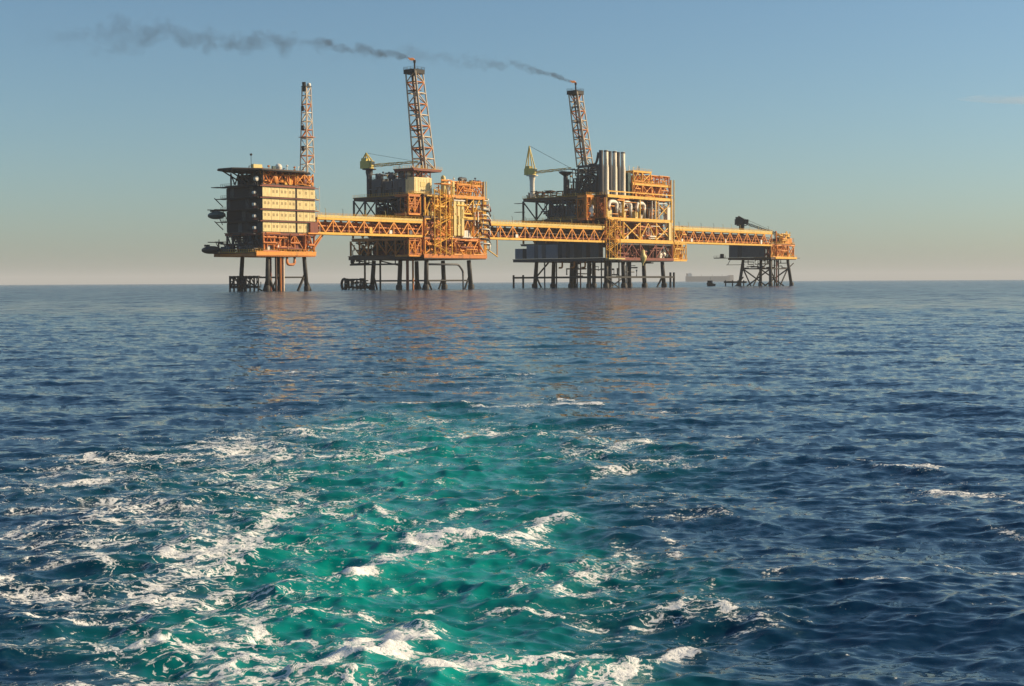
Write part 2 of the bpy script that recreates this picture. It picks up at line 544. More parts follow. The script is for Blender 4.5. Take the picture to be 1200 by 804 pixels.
# ------------------------------------------------------------------ paints
def paint(name, rgb, rough=0.55, wear=(0.10, 0.045, 0.02), amount=0.35, metal=0.0, scale=0.35):
    """Weathered paint: uneven fading, vertical streaks of rust, fine grain."""
    m, N, L, P = nodes_of(name)
    tc = N.new('ShaderNodeNewGeometry')
    mp = N.new('ShaderNodeMapping')
    mp.inputs['Scale'].default_value = (1.0, 1.0, 0.28)
    L.new(tc.outputs['Position'], mp.inputs['Vector'])
    n1 = N.new('ShaderNodeTexNoise')
    n1.inputs['Scale'].default_value = scale
    n1.inputs['Detail'].default_value = 7.0
    n1.inputs['Roughness'].default_value = 0.65
    L.new(mp.outputs[0], n1.inputs['Vector'])
    r1 = N.new('ShaderNodeMapRange')
    r1.inputs[1].default_value = 0.52
    r1.inputs[2].default_value = 0.74
    r1.inputs[4].default_value = amount * 2
    L.new(n1.outputs['Fac'], r1.inputs[0])
    n2 = N.new('ShaderNodeTexNoise')
    n2.inputs['Scale'].default_value = 1.7
    n2.inputs['Detail'].default_value = 4.0
    L.new(tc.outputs['Position'], n2.inputs['Vector'])
    r2 = N.new('ShaderNodeMapRange')
    r2.inputs[3].default_value = 0.72
    r2.inputs[4].default_value = 1.22
    L.new(n2.outputs['Fac'], r2.inputs[0])
    v = N.new('ShaderNodeVectorMath')
    v.operation = 'SCALE'
    v.inputs[0].default_value = rgb
    L.new(r2.outputs[0], v.inputs['Scale'])
    mx = N.new('ShaderNodeMix')
    mx.data_type = 'RGBA'
    L.new(r1.outputs[0], mx.inputs[0])
    L.new(v.outputs[0], mx.inputs[6])
    mx.inputs[7].default_value = (*wear, 1)
    L.new(mx.outputs[2], P.inputs['Base Color'])
    P.inputs['Roughness'].default_value = rough
    P.inputs['Metallic'].default_value = metal
    return m


M = {
    'orange': paint('orange_paint', (0.80, 0.30, 0.028), 0.5, amount=0.28),
    'yellow': paint('yellow_paint', (0.84, 0.46, 0.05), 0.5, amount=0.25),
    'pale_yellow': paint('pale_yellow_paint', (0.70, 0.56, 0.20), 0.5, amount=0.2),
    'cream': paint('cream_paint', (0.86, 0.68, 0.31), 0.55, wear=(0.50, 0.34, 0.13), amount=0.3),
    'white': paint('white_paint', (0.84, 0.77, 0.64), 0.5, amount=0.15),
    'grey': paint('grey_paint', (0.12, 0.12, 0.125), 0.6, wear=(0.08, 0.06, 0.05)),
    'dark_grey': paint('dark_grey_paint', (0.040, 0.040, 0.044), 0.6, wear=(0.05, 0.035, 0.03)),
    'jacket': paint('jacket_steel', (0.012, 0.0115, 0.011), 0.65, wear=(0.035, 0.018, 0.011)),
    'oxide': paint('red_oxide_paint', (0.22, 0.045, 0.018), 0.6, wear=(0.07, 0.025, 0.015)),
    'brown': paint('brown_steel', (0.085, 0.040, 0.022), 0.65),
    'rust_orange': paint('rusty_orange_paint', (0.60, 0.18, 0.022), 0.55, amount=0.42),
    'green': paint('green_paint', (0.016, 0.055, 0.045), 0.45, wear=(0.02, 0.03, 0.025)),
    'lime': paint('crane_paint', (0.66, 0.52, 0.13), 0.5),
    'glass': paint('dark_window_glass', (0.02, 0.025, 0.03), 0.08, amount=0.0),
    'light_grey': paint('light_grey_paint', (0.26, 0.27, 0.30), 0.6, wear=(0.12, 0.09, 0.07)),
    'bronze_glass': paint('dusty_window', (0.44, 0.32, 0.14), 0.25, amount=0.1),
    'cream_white': paint('cream_white_cladding', (0.90, 0.78, 0.58), 0.6, amount=0.15),
    'hull': paint('hull_paint', (0.05, 0.035, 0.035), 0.5),
    'pale_steel': paint('weathered_pale_steel', (0.66, 0.52, 0.36), 0.55, wear=(0.30, 0.13, 0.05), amount=0.4),
    'black': paint('soot_black', (0.012, 0.012, 0.012), 0.7, amount=0.1),
}

# ------------------------------------------------------------------ shapes
_unit = {}
K = [1.0, 1.0]          # plan scale of the platform being built (along its two faces)


def plan(sx, sy):
    K[0], K[1] = sx, sy


def kv(p):
    return Vector((p[0] * K[0], p[1] * K[1], p[2]))



def unit_mesh(shape, mat):
    """Unit bar along Z (0..1) or unit cube about the origin; alike pieces share it."""
    key = (shape, mat)
    if key in _unit:
        return _unit[key]
    if shape == 'cube':
        v = [(x, y, z) for x in (-.5, .5) for y in (-.5, .5) for z in (-.5, .5)]
        f = [(0, 1, 3, 2), (4, 6, 7, 5), (0, 4, 5, 1), (2, 3, 7, 6), (0, 2, 6, 4), (1, 5, 7, 3)]
        sm = False
    elif shape == 'bar':
        v = [(x, y, z) for x in (-.5, .5) for y in (-.5, .5) for z in (0, 1)]
        f = [(0, 1, 3, 2), (4, 6, 7, 5), (0, 4, 5, 1), (2, 3, 7, 6), (0, 2, 6, 4), (1, 5, 7, 3)]
        sm = False
    else:
        n = {'tube': 10, 'drum': 20}.get(shape, 10)
        v, f = [], []
        if shape == 'vessel':       # domed ends along Z, radius .5
            n = 16
            prof = [(0.0, 0.0), (0.22, 0.015), (0.40, 0.06), (0.5, 0.13), (0.5, 0.87), (0.40, 0.94), (0.22, 0.985), (0.0, 1.0)]
        else:
            prof = [(0.0, 0.0), (0.5, 0.0), (0.5, 1.0), (0.0, 1.0)]
        for r, z in prof:
            for k in range(n):
                a = 2 * math.pi * k / n
                v.append((r * math.cos(a), r * math.sin(a), z))
        for i in range(len(prof) - 1):
            for k in range(n):
                f.append((i * n + k, i * n + (k + 1) % n, (i + 1) * n + (k + 1) % n, (i + 1) * n + k))
        sm = True
    me = bpy.data.meshes.new(shape + '_' + mat)
    me.from_pydata(v, [], f)
    me.update()
    if sm:
        for p in me.polygons:
            p.use_smooth = abs(p.normal.z) < 0.9
    me.materials.append(M[mat])
    _unit[key] = me
    return me


def put(name, me, parent, mtx):
    o = bpy.data.objects.new(name, me)
    COL.objects.link(o)
    o.parent = parent
    o.matrix_local = mtx
    return o


def bar(parent, name, p, q, w, mat, h=None, shape='tube'):
    """A member from p to q; w wide (diameter), h tall."""
    p, q = kv(p), kv(q)
    d = q - p
    z = d.normalized()
    x = Vector((0, 0, 1)).cross(z)
    x = Vector((1, 0, 0)) if x.length < 1e-4 else x.normalized()
    y = z.cross(x)
    h = w if h is None else h
    mtx = Matrix((x * w, y * h, d)).transposed().to_4x4()
    mtx.translation = p
    return put(name, unit_mesh(shape, mat), parent, mtx)


def beam(parent, name, p, q, w, mat, h=None):
    return bar(parent, name, p, q, w, mat, h, 'bar')


def block(parent, name, lo, hi, mat):
    lo, hi = kv(lo), kv(hi)
    c, s = (lo + hi) / 2, hi - lo
    return put(name, unit_mesh('cube', mat), parent, Matrix.Translation(c) @ Matrix.Diagonal((*s, 1)))


class MB:
    """Collects boxes and bars that become ONE part."""

    def __init__(self):
        self.v, self.f = [], []

    def box(self, lo, hi):
        b = len(self.v)
        lo, hi = kv(lo), kv(hi)
        self.v += [(x, y, z) for x in (lo[0], hi[0]) for y in (lo[1], hi[1]) for z in (lo[2], hi[2])]
        self.f += [tuple(b + i for i in t) for t in ((0, 1, 3, 2), (4, 6, 7, 5), (0, 4, 5, 1), (2, 3, 7, 6), (0, 2, 6, 4), (1, 5, 7, 3))]
        return self

    def tube(self, pts, r, n=6):
        pts = [kv(p) for p in pts]
        b = len(self.v)
        for i, p in enumerate(pts):
            d = (pts[min(i + 1, len(pts) - 1)] - pts[max(i - 1, 0)]).normalized()
            x = d.cross(Vector((0, 0, 1)))
            x = Vector((1, 0, 0)) if x.length < 1e-3 else x.normalized()
            y = d.cross(x)
            rr = r[i] if isinstance(r, (list, tuple)) else r
            for k in range(n):
                a = 2 * math.pi * k / n
                self.v.append(tuple(p + x * (rr * math.cos(a)) + y * (rr * math.sin(a))))
        for i in range(len(pts) - 1):
            for k in range(n):
                self.f.append((b + i * n + k, b + i * n + (k + 1) % n, b + (i + 1) * n + (k + 1) % n, b + (i + 1) * n + k))
        self.f.append(tuple(b + k for k in range(n))[::-1])
        self.f.append(tuple(b + (len(pts) - 1) * n + k for k in range(n)))
        return self

    def lathe(self, c, prof, n=18):
        b = len(self.v)
        c = kv(c)
        for r, z in prof:
            for k in range(n):
                a = 2 * math.pi * k / n
                self.v.append((c[0] + r * math.cos(a), c[1] + r * math.sin(a), c[2] + z))
        for i in range(len(prof) - 1):
            for k in range(n):
                self.f.append((b + i * n + k, b + i * n + (k + 1) % n, b + (i + 1) * n + (k + 1) % n, b + (i + 1) * n + k))
        return self

    def prism(self, poly, z0, z1):
        b, n = len(self.v), len(poly)
        self.v += [(x * K[0], y * K[1], z0) for x, y in poly] + [(x * K[0], y * K[1], z1) for x, y in poly]
        self.f.append(tuple(b + k for k in range(n))[::-1])
        self.f.append(tuple(b + n + k for k in range(n)))
        for k in range(n):
            self.f.append((b + k, b + (k + 1) % n, b + n + (k + 1) % n, b + n + k))
        return self

    def build(self, name, mat, parent, smooth_=False):
        me = bpy.data.meshes.new(name)
        me.from_pydata(self.v, [], self.f)
        me.update()
        me.materials.append(M[mat])
        if smooth_:
            for p in me.polygons:
                p.use_smooth = True
        o = bpy.data.objects.new(name, me)
        COL.objects.link(o)
        o.parent = parent
        return o


def empty(name, loc, rz=0.0):
    o = bpy.data.objects.new(name, None)
    COL.objects.link(o)
    o.location = loc
    o.rotation_euler.z = rz
    o.empty_display_size = 2.0
    return o


def handrail(parent, pts, mat='yellow', hgt=1.15):
    mb = MB()
    for p, q in zip(pts[:-1], pts[1:]):
        p, q = Vector(p), Vector(q)
        n = max(1, int((q - p).length / 2.0))
        for k in range(n + 1):
            a = p.lerp(q, k / n)
            mb.box((a.x - .04, a.y - .04, a.z), (a.x + .04, a.y + .04, a.z + hgt))
        for z in (hgt * 0.5, hgt):
            mb.tube([p + Vector((0, 0, z)), q + Vector((0, 0, z))], 0.045, 4)
        d = (q - p).normalized() * 0.01
        mb.tube([p + Vector((0, 0, .1)), q + Vector((0, 0, .1))], 0.09, 4)
    return mb.build('handrail', mat, parent)


def deck(parent, x0, x1, y0, y1, z, mat, thick=0.9, rail=None, edge=None):
    """Deck plate on a rim of deep edge girders, with joists under it."""
    d = block(parent, 'deck', (x0, y0, z - 0.25), (x1, y1, z), mat)
    e = edge or mat
    g = 0.34
    for p, q in (((x0 + g, y0 + g), (x1 - g, y0 + g)), ((x0 + g, y1 - g), (x1 - g, y1 - g)), ((x0 + g, y0 + 3 * g), (x0 + g, y1 - 3 * g)), ((x1 - g, y0 + 3 * g), (x1 - g, y1 - 3 * g))):
        beam(parent, 'girder', (*p, z - 0.27 - thick / 2), (*q, z - 0.27 - thick / 2), 0.5, e, thick)
    mb = MB()
    y = y0 + 2.6
    while y < y1 - 2:
        mb.box((x0 + 0.7, y, z - 0.27 - thick * .7), (x1 - 0.7, y + .3, z - 0.27))
        y += 3.4
    mb.build('joists', e, parent)
    if rail:
        sides = {'f': [(x0, y0), (x1, y0)], 'l': [(x0, y1), (x0, y0)], 'r': [(x1, y0), (x1, y1)], 'b': [(x1, y1), (x0, y1)]}
        for c in rail:
            handrail(parent, [(px_, py_, z) for px_, py_ in sides[c]])
    return d


def bays(parent, face, at, a0, a1, z0, z1, n, mat, pattern='X', w=0.7, post=0.85, skip=()):
    """Columns and diagonal braces of one deck height along a face: face 'x' runs along x at y=at."""
    def P3(a, z):
        return (a, at, z) if face == 'x' else (at, a, z)
    st = (a1 - a0) / n
    for k in range(n + 1):
        bar(parent, 'column', P3(a0 + k * st, z0), P3(a0 + k * st, z1), post, mat)
    for k in range(n):
        if k in skip:
            continue
        a, b = a0 + k * st, a0 + (k + 1) * st
        c = pattern[k % len(pattern)]
        if c in 'X\\':
            bar(parent, 'brace', P3(a, z1 - .3), P3(b, z0 + .2), w, mat)
        if c in 'X/':
            bar(parent, 'brace', P3(a, z0 + .2), P3(b, z1 - .3), w * .97, mat)
        if c == 'A':
            mid = (a + b) / 2
            bar(parent, 'brace', P3(a, z0 + .2), P3(mid, z1 - .3), w, mat)
            bar(parent, 'brace', P3(b, z0 + .2), P3(mid, z1 - .3), w, mat)
        if c == 'V':
            mid = (a + b) / 2
            bar(parent, 'brace', P3(a, z1 - .3), P3(mid, z0 + .2), w, mat)
            bar(parent, 'brace', P3(b, z1 - .3), P3(mid, z0 + .2), w, mat)


def vessel_h(parent, p, q, dia, mat, name='vessel'):
    o = bar(parent, name, p, q, dia, mat, shape='vessel')
    a, b = Vector(p), Vector(q)
    for t in (0.22, 0.78):
        c = a.lerp(b, t)
        block(parent, 'saddle', (c.x - .45, c.y - .45, c.z - dia * .5 - 0.8), (c.x + .45, c.y + .45, c.z - dia * .42), mat)
    return o


def vessel_v(parent, p, hgt, dia, mat, name='vessel'):
    return bar(parent, name, p, (p[0], p[1], p[2] + hgt), dia, mat, shape='vessel')


def pipe(parent, pts, r, mat, name='pipe'):
    pts = [Vector(p) for p in pts]
    out = [pts[0]]
    for i in range(1, len(pts) - 1):       # rounded elbows
        a, b, c = pts[i - 1], pts[i], pts[i + 1]
        k = min(2.2 * r, (b - a).length * .45, (c - b).length * .45)
        p0, p1 = b + (a - b).normalized() * k, b + (c - b).normalized() * k
        for t in (0, .25, .5, .75, 1):
            out.append(p0 * (1 - t) ** 2 + b * 2 * t * (1 - t) + p1 * t * t)
    out.append(pts[-1])
    return MB().tube(out, r, 10).build(name, mat, parent, True)


def stair(parent, p, q, width, mat, along='x'):
    """A flight: two stringers, treads and rails joined as one part."""
    p, q = Vector(p), Vector(q)
    mb = MB()
    side = Vector((0, width / 2, 0)) if along == 'x' else Vector((width / 2, 0, 0))
    for s in (-1, 1):
        mb.tube([p + side * s, q + side * s], 0.16, 4)
        mb.tube([p + side * s + Vector((0, 0, 1.1)), q + side * s + Vector((0, 0, 1.1))], 0.06, 4)
    n = max(3, int(abs(q.z - p.z) / 0.45))
    for k in range(1, n):
        c = p.lerp(q, k / n)
        mb.box((c.x - .2 - abs(side.x), c.y - .2 - abs(side.y), c.z - .03), (c.x + .2 + abs(side.x), c.y + .2 + abs(side.y), c.z + .03))
    return mb.build('stair_flight', mat, parent)


def clutter(parent, x0, x1, y0, y1, z, hmax, n, mats, seed):
    """Process equipment standing on a deck: skids, vessels, enclosures and pipe runs."""
    R = random.Random(seed)
    for _ in range(n):
        cx, cy = R.uniform(x0 + 1.5, x1 - 1.5), R.uniform(y0 + 1.5, y1 - 1.5)
        m = R.choice(mats)
        t = R.random()
        hh = hmax * R.uniform(0.35, 0.95)
        if t < 0.28:
            d = R.uniform(1.2, 2.4)
            vessel_v(parent, (cx, cy, z + .3), hh, d, m)
            block(parent, 'skid', (cx - d * .55, cy - d * .55, z), (cx + d * .55, cy + d * .55, z + .35), 'brown')
        elif t < 0.46:
            ln, d = R.uniform(4, 7), R.uniform(1.4, 2.4)
            if R.random() < .5:
                a, b = max(x0 + .5, cx - ln / 2), min(x1 - .5, cx + ln / 2)
                vessel_h(parent, (a, cy, z + d * .5 + .8), (b, cy, z + d * .5 + .8), d, m)
            else:
                a, b = max(y0 + .5, cy - ln / 2), min(y1 - .5, cy + ln / 2)
                vessel_h(parent, (cx, a, z + d * .5 + .8), (cx, b, z + d * .5 + .8), d, m)
        elif t < 0.72:
            sx, sy = R.uniform(1.2, 2.8), R.uniform(1.2, 2.8)
            lo = (max(x0, cx - sx), max(y0, cy - sy), z + .15)
            hi = (min(x1, cx + sx), min(y1, cy + sy), z + hh * .75)
            block(parent, 'enclosure', lo, hi, m)
            ribs = MB()
            k = lo[0] + .4
            while k < hi[0] - .3:
                ribs.box((k, lo[1] - .09, lo[2] + .1), (k + .16, lo[1] - .001, hi[2] - .1))
                k += .9
            k = lo[1] + .4
            while k < hi[1] - .3:
                ribs.box((lo[0] - .09, k, lo[2] + .1), (lo[0] - .001, k + .16, hi[2] - .1))
                k += .9
            if ribs.v:
                ribs.build('stiffener', m, parent)
        else:
            r = R.uniform(0.14, 0.34)
            a = R.uniform(2.5, 6)
            zz = z + R.uniform(.6, hmax * .8)
            if R.random() < .5:
                x2 = min(x1, cx + a)
                pipe(parent, [(cx, cy, z), (cx, cy, zz), (x2, cy, zz), (x2, cy, z + (hmax if R.random() < .5 else 0))], r, m)
            else:
                y2 = min(y1, cy + a)
                pipe(parent, [(cx, cy, z), (cx, cy, zz), (cx, y2, zz), (cx, y2, z + (hmax if R.random() < .5 else 0))], r, m)


def leg(parent, x, y, top, dia, mat='jacket', batter=(0, 0), sleeve=True):
    """Jacket leg with a pile sleeve at the waterline."""
    o = MB()
    o.tube([(x + batter[0], y + batter[1], -4), (x + batter[0] * .3, y + batter[1] * .3, top * .6), (x, y, top)], [dia * .5, dia * .5, dia * .46], 12)
    o = o.build('leg', mat, parent, True)
    if sleeve:
        MB().lathe((x + batter[0] * .8, y + batter[1] * .8, 0), [(dia * .5, -4), (dia * .72, -4), (dia * .72, 1.6), (dia * .5, 2.1)], 12).build('sleeve', mat, o, True)
    return o


def lattice_tower(root, base, top, wb, wt, nb, mats, leg_w, br_w, rot=0.0):
    """Four legs, horizontal rings and zigzag braces between two squares; each member a part."""
    b, t = Vector(base), Vector(top)

    def cor(k, f):
        w = (wb + (wt - wb) * f) / 2
        a = rot + math.pi / 4 + k * math.pi / 2
        return b.lerp(t, f) + Vector((math.cos(a), math.sin(a), 0)) * w * math.sqrt(2)
    for k in range(4):
        bar(root, 'leg', cor(k, 0), cor(k, 1), leg_w, mats[0])
    for i in range(nb):
        f0, f1 = i / nb, (i + 1) / nb
        m = mats[1 + (i % (len(mats) - 1))]
        for k in range(4):
            bar(root, 'ring_member', cor(k, f1), cor((k + 1) % 4, f1), br_w, m)
            if (i + k) % 2:
                bar(root, 'brace', cor(k, f0), cor((k + 1) % 4, f1), br_w, m)
            else:
                bar(root, 'brace', cor((k + 1) % 4, f0), cor(k, f1), br_w, m)
    return cor


def pipework(parent, lo, hi, n, r, mat, seed, name='pipework'):
    """A tangle of small orthogonal pipe runs and conduits inside a box, joined into one part."""
    R = random.Random(seed)
    mb = MB()
    for _ in range(n):
        p = [R.uniform(lo[i], hi[i]) for i in range(3)]
        pts = [tuple(p)]
        ax = R.choice((0, 1, 2, 2))
        for _k in range(R.randint(2, 4)):
            span = hi[ax] - lo[ax]
            q = p[ax] + R.choice((-1, 1)) * R.uniform(.25, .8) * min(span, 9)
            q = min(max(q, lo[ax]), hi[ax])
            if abs(q - p[ax]) > .3:
                p[ax] = q
                pts.append(tuple(p))
            ax = R.choice([a for a in (0, 1, 2) if a != ax])
        if len(pts) > 1:
            mb.tube(pts, r * R.uniform(.6, 1.5), 6)
    return mb.build(name, mat, parent)


def roof_spikes(parent, x0, x1, y0, y1, z, n, seed, hmax=3.0):
    """Vents, lamp posts and whip aerials on a roof edge."""
    R = random.Random(seed)
    for _ in range(n):
        x, y, h = R.uniform(x0, x1), R.uniform(y0, y1), R.uniform(.35, 1.0) * hmax
        mb = MB().tube([(x, y, z), (x, y, z + h)], R.uniform(.09, .2), 6)
        t = R.random()
        if t < .4:
            mb.lathe((x, y, z + h), [(.1, -.25), (.42, -.1), (.42, .3), (0, .5)], 8)
        elif t < .7:
            mb.tube([(x, y, z + h), (x + .7, y, z + h + .1)], .14, 5)
        mb.build('roof_post', R.choice(['white', 'pale_yellow', 'dark_grey', 'rust_orange']), parent)


# ------------------------------------------------------------------ the platforms
AXIS = math.radians(49.5)             # the complex runs away to the right along one line
C1, C2, C3, C4 = (-89.0, 519.0, 0), (-35.1, 582.0, 0), (43.7, 674.4, 0), (140.4, 787.6, 0)
PLAN = {C1: (1.20, 0.61), C2: (1.21, 0.705), C3: (1.206, 0.81), C4: (1.22, 0.90)}
RA = Matrix.Rotation(AXIS, 3, 'Z')


def on(c, x, y, z):
    sx, sy = PLAN[c]
    return Vector(c) + RA @ Vector((x * sx, y * sy, z))


# local axes of every platform: x along the sunlit face, y along the shaded face, origin at the near corner


def jacket(root, xs, ys, top, dia, zh, splay=0.9):
    for x in xs:
        for y in ys:
            bx = splay * (-1 if x == xs[0] else 1 if x == xs[-1] else 0)
            by = splay * (-1 if y == ys[0] else 1 if y == ys[-1] else 0)
            leg(root, x, y, top, dia, batter=(bx, by))
    for y in ys:
        for a, b in zip(xs[:-1], xs[1:]):
            bar(root, 'brace', (a, y, zh), (b, y, zh), dia * .36, 'jacket')
    for x in xs:
        for a, b in zip(ys[:-1], ys[1:]):
            bar(root, 'brace', (x, a, zh), (x, b, zh), dia * .36, 'jacket')


# ---- accommodation platform (left)
plan(*PLAN[C1])
A = empty('accommodation_platform', C1, AXIS)
tag(A, 'leftmost platform with four cream storeys under a flat helideck', 'platform')
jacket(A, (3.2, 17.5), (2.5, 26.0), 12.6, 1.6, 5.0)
for (x, y, dx, dy) in ((3.2, 26, 0, -3.0), (3.2, 26, 0, 3.2), (17.5, 2.5, 3.4, 0), (17.5, 2.5, -3.6, 0), (3.2, 2.5, 3.2, 0), (17.5, 26, 3, 0)):
    bar(A, 'brace', (x, y, 5.6), (x + dx, y + dy, -2), 1.0, 'jacket')
for (x, y, dx, dy) in ((17.5, 26, -4, 0), (3.2, 2.5, -2.6, 0), (3.2, 2.5, 0, 4.5), (17.5, 2.5, 1.6, 0)):
    bar(A, 'brace', (x, y, 6.4), (x + dx, y + dy, -2), .6, 'jacket')
bar(A, 'brace', (3.2, 26, 5.0), (3.2, 2.5, -1.5), .55, 'jacket')
# boat landing along the shaded side
for z in (1.6, 5.2):
    beam(A, 'landing_beam', (0.6, 4.5, z), (0.6, 31, z), 0.6, 'jacket', 0.7)
for k in range(8):
    y = 4.5 + k * 3.75
    bar(A, 'fender_post', (0.2, y, -2), (0.2, y, 5.6), 0.65, 'jacket')
    if k < 7:
        bar(A, 'brace', (0.6, y, 1.7 if k % 2 else 5.1), (0.6, y + 3.75, 5.1 if k % 2 else 1.7), 0.4, 'jacket')
for k, (x, y, m) in enumerate(((5.6, 1.0, 'brown'), (7.4, 1.2, 'rust_orange'), (8.8, 1.6, 'pale_steel'), (10.0, 6.0, 'jacket'), (6.5, 8, 'oxide'))):
    bar(A, 'caisson', (x, y, -3), (x, y, 13), 0.8, m)
pipe(A, [(10.2, 1.5, 12.4), (10.2, 1.5, 9.6), (13.2, 1.5, 9.6), (13.2, 1.5, 12.4)], .5, 'rust_orange')
deck(A, -3.0, 21.0, -0.8, 38.5, 13.9, 'brown', 1.1, rail='fl', edge='rust_orange')
beam(A, 'fascia', (-2.7, -1.0, 13.6), (20.8, -1.0, 13.6), 0.25, 'orange', 1.4)
# open deck under the quarters
bays(A, 'x', 0.3, 0.6, 20.6, 14.2, 20.8, 5, 'rust_orange', 'A/X\\A', .6, .8)
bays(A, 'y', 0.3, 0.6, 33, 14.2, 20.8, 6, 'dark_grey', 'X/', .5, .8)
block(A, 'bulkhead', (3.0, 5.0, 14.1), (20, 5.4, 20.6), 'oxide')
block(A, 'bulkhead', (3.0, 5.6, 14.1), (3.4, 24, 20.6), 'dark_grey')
clutter(A, 1, 20, .6, 4.8, 14.0, 5.5, 13, ['orange', 'rust_orange', 'oxide', 'white', 'orange'], 3)
clutter(A, -2.4, 2.6, 4, 34, 14.0, 4.0, 14, ['grey', 'dark_grey', 'oxide', 'grey'], 4)
for k in range(4):
    block(A, 'skid', (-2.6, 24 + k * 2.2, 14), (-.6, 25.6 + k * 2.2, 16.2), 'grey')
deck(A, -0.6, 21.4, -0.6, 33.6, 21.2, 'brown', .8, edge='oxide')
# four storeys of quarters: core, floor walkways and wall panels piece by piece
Z0, SH = 21.3, 4.18
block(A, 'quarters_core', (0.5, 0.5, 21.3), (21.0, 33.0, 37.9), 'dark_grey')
for k in range(4):
    z = Z0 + k * SH
    xs_ = [0.35, 3.6, 6.9, 10.2, 13.35, 13.7, 16.2, 18.7, 21.2]
    for i in range(len(xs_) - 1):
        if xs_[i + 1] - xs_[i] < 1:
            continue
        pn = MB().box((xs_[i] + .06, 0.14, z + .1), (xs_[i + 1] - .06, .46, z + SH - .62))
        w = xs_[i + 1] - xs_[i]
        for j in range(5):
            u0 = xs_[i] + .25 + j * (w - .5) / 5
            pn.box((u0, 0.06, z + .3), (u0 + (w - .5) / 10, .139, z + SH - .85))
        pn = pn.build('wall_panel', 'cream', A)
        if k < 3 or i != 0:
            for wx_ in ((.28, .72) if w > 2.8 else (.5,)):
                cx_ = xs_[i] + w * wx_
                MB().box((cx_ - .36, 0.02, z + 1.5), (cx_ + .36, .058, z + 2.5)).build('window', 'bronze_glass', pn)
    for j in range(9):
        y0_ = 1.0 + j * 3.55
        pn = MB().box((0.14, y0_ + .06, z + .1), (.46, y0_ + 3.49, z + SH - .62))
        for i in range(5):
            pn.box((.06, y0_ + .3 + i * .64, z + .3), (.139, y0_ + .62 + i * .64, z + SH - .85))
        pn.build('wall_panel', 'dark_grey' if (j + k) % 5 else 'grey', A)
    block(A, 'walkway', (-.9, -0.85, z + SH - .50), (22.2, -0.02, z + SH - .22), 'oxide')
    block(A, 'walkway', (-1.5, 0.0, z + SH - .50), (-.02, 34.4, z + SH - .20), 'black')
    handrail(A, [(-1.45, 34.4, z + SH - .2), (-1.45, 0, z + SH - .2)], 'dark_grey')
    block(A, 'walkway', (-4.2 if k % 2 else -2.6, 30, z + SH - .46), (-1.52, 36.5, z + SH - .22), 'black')
    # round white canisters on the stair landing by the corner
    bar(A, 'raft_canister', (-1.2, 3.0, z + 1.4), (-1.2, 5.2, z + 1.4), 1.25, 'white', shape='vessel')
    block(A, 'canister_cradle', (-1.45, 3.4, z - .2), (-.3, 4.8, z + .8), 'oxide')
    stair(A, (-.8, 7.0, z), (-.8, 12.0, z + SH), 1.0, 'dark_grey', 'y')
for z in (25.4, 29.6, 33.8):
    bar(A, 'brace', (-1.6, 32, z - 3), (-4.0, 34, z), .35, 'black')
pipe(A, [(13.52, -0.2, 21), (13.52, -0.2, 38)], .2, 'brown')
for k in range(4):      # outside stairs at the far right end
    z = Z0 + k * SH
    stair(A, (22.0, 1.5, z), (22.0, 6.5, z + SH), 1.1, 'pale_yellow', 'y')
    block(A, 'landing', (21.3, 0.2, z - .15), (23.0, 1.4, z), 'pale_yellow')
bar(A, 'column', (23.0, .2, 21), (23.0, .2, 38.6), .22, 'white')
# roof plant and the braces that carry the helideck
deck(A, 0, 21.4, 0, 33.5, 38.4, 'brown', .5, edge='oxide')
bays(A, 'x', 0.8, 1.0, 11.0, 38.5, 43.0, 2, 'rust_orange', 'VA', .55, .6)
bays(A, 'x', 0.8, 13.5, 20.6, 38.5, 43.0, 2, 'orange', 'XX', .5, .6)
bays(A, 'y', 0.8, 1.0, 30, 38.5, 43.0, 4, 'dark_grey', 'AV', .5, .6)
block(A, 'plant_room', (1.6, 3.5, 38.45), (20, 26, 42.2), 'dark_grey')
clutter(A, 2, 20.5, .9, 3.4, 38.45, 4.0, 12, ['orange', 'oxide', 'yellow', 'rust_orange'], 9)
bar(A, 'raft_canister', (-.6, 2.2, 40.2), (-.6, 4.6, 40.2), 1.9, 'white', shape='vessel')
hel = [(-8.5, 6), (-8.5, 19), (-2, 25.5), (13, 25.5), (20.5, 19), (20.5, 3), (15, -2.6), (-1, -2.6)]
MB().prism(hel, 43.35, 43.75).build('helideck', 'brown', A)
rim = MB()
for (ax, ay), (bx, by) in zip(hel, hel[1:] + hel[:1]):
    rim.tube([(ax, ay, 43.2), (bx, by, 43.2)], .34, 6)
rim.build('helideck_rim', 'black', A)
for y in (7, 12, 18):
    bar(A, 'helideck_strut', (0.6, y, 38.8), (-7.5, y, 43.1), .5, 'black')
for x in (2, 7, 12):
    beam(A, 'helideck_joist', (x, -2, 42.85), (x, 25, 42.85), .4, 'oxide', .6)
# small things on and round the helideck
block(A, 'foam_monitor_hut', (-2.5, 1.0, 43.76), (.8, 3.2, 45.2), 'pale_yellow')
MB().lathe((7.5, 2.0, 43.76), [(0.0, 2.3), (.7, 2.1), (1.25, 1.4), (1.35, .8), (1.0, 0.25), (1.0, 0)], 16).build('radome', 'white', A, True)
block(A, 'light_box', (4.4, 0.0, 43.76), (5.6, 1.2, 44.9), 'green')
MB().tube([(-3.6, .5, 43.7), (-3.6, .5, 48.3)], .09, 5).lathe((-3.6, .5, 48.3), [(0, -.4), (.45, -.1), (.45, .35), (0, .6)], 8).build('whip_aerial', 'black', A)

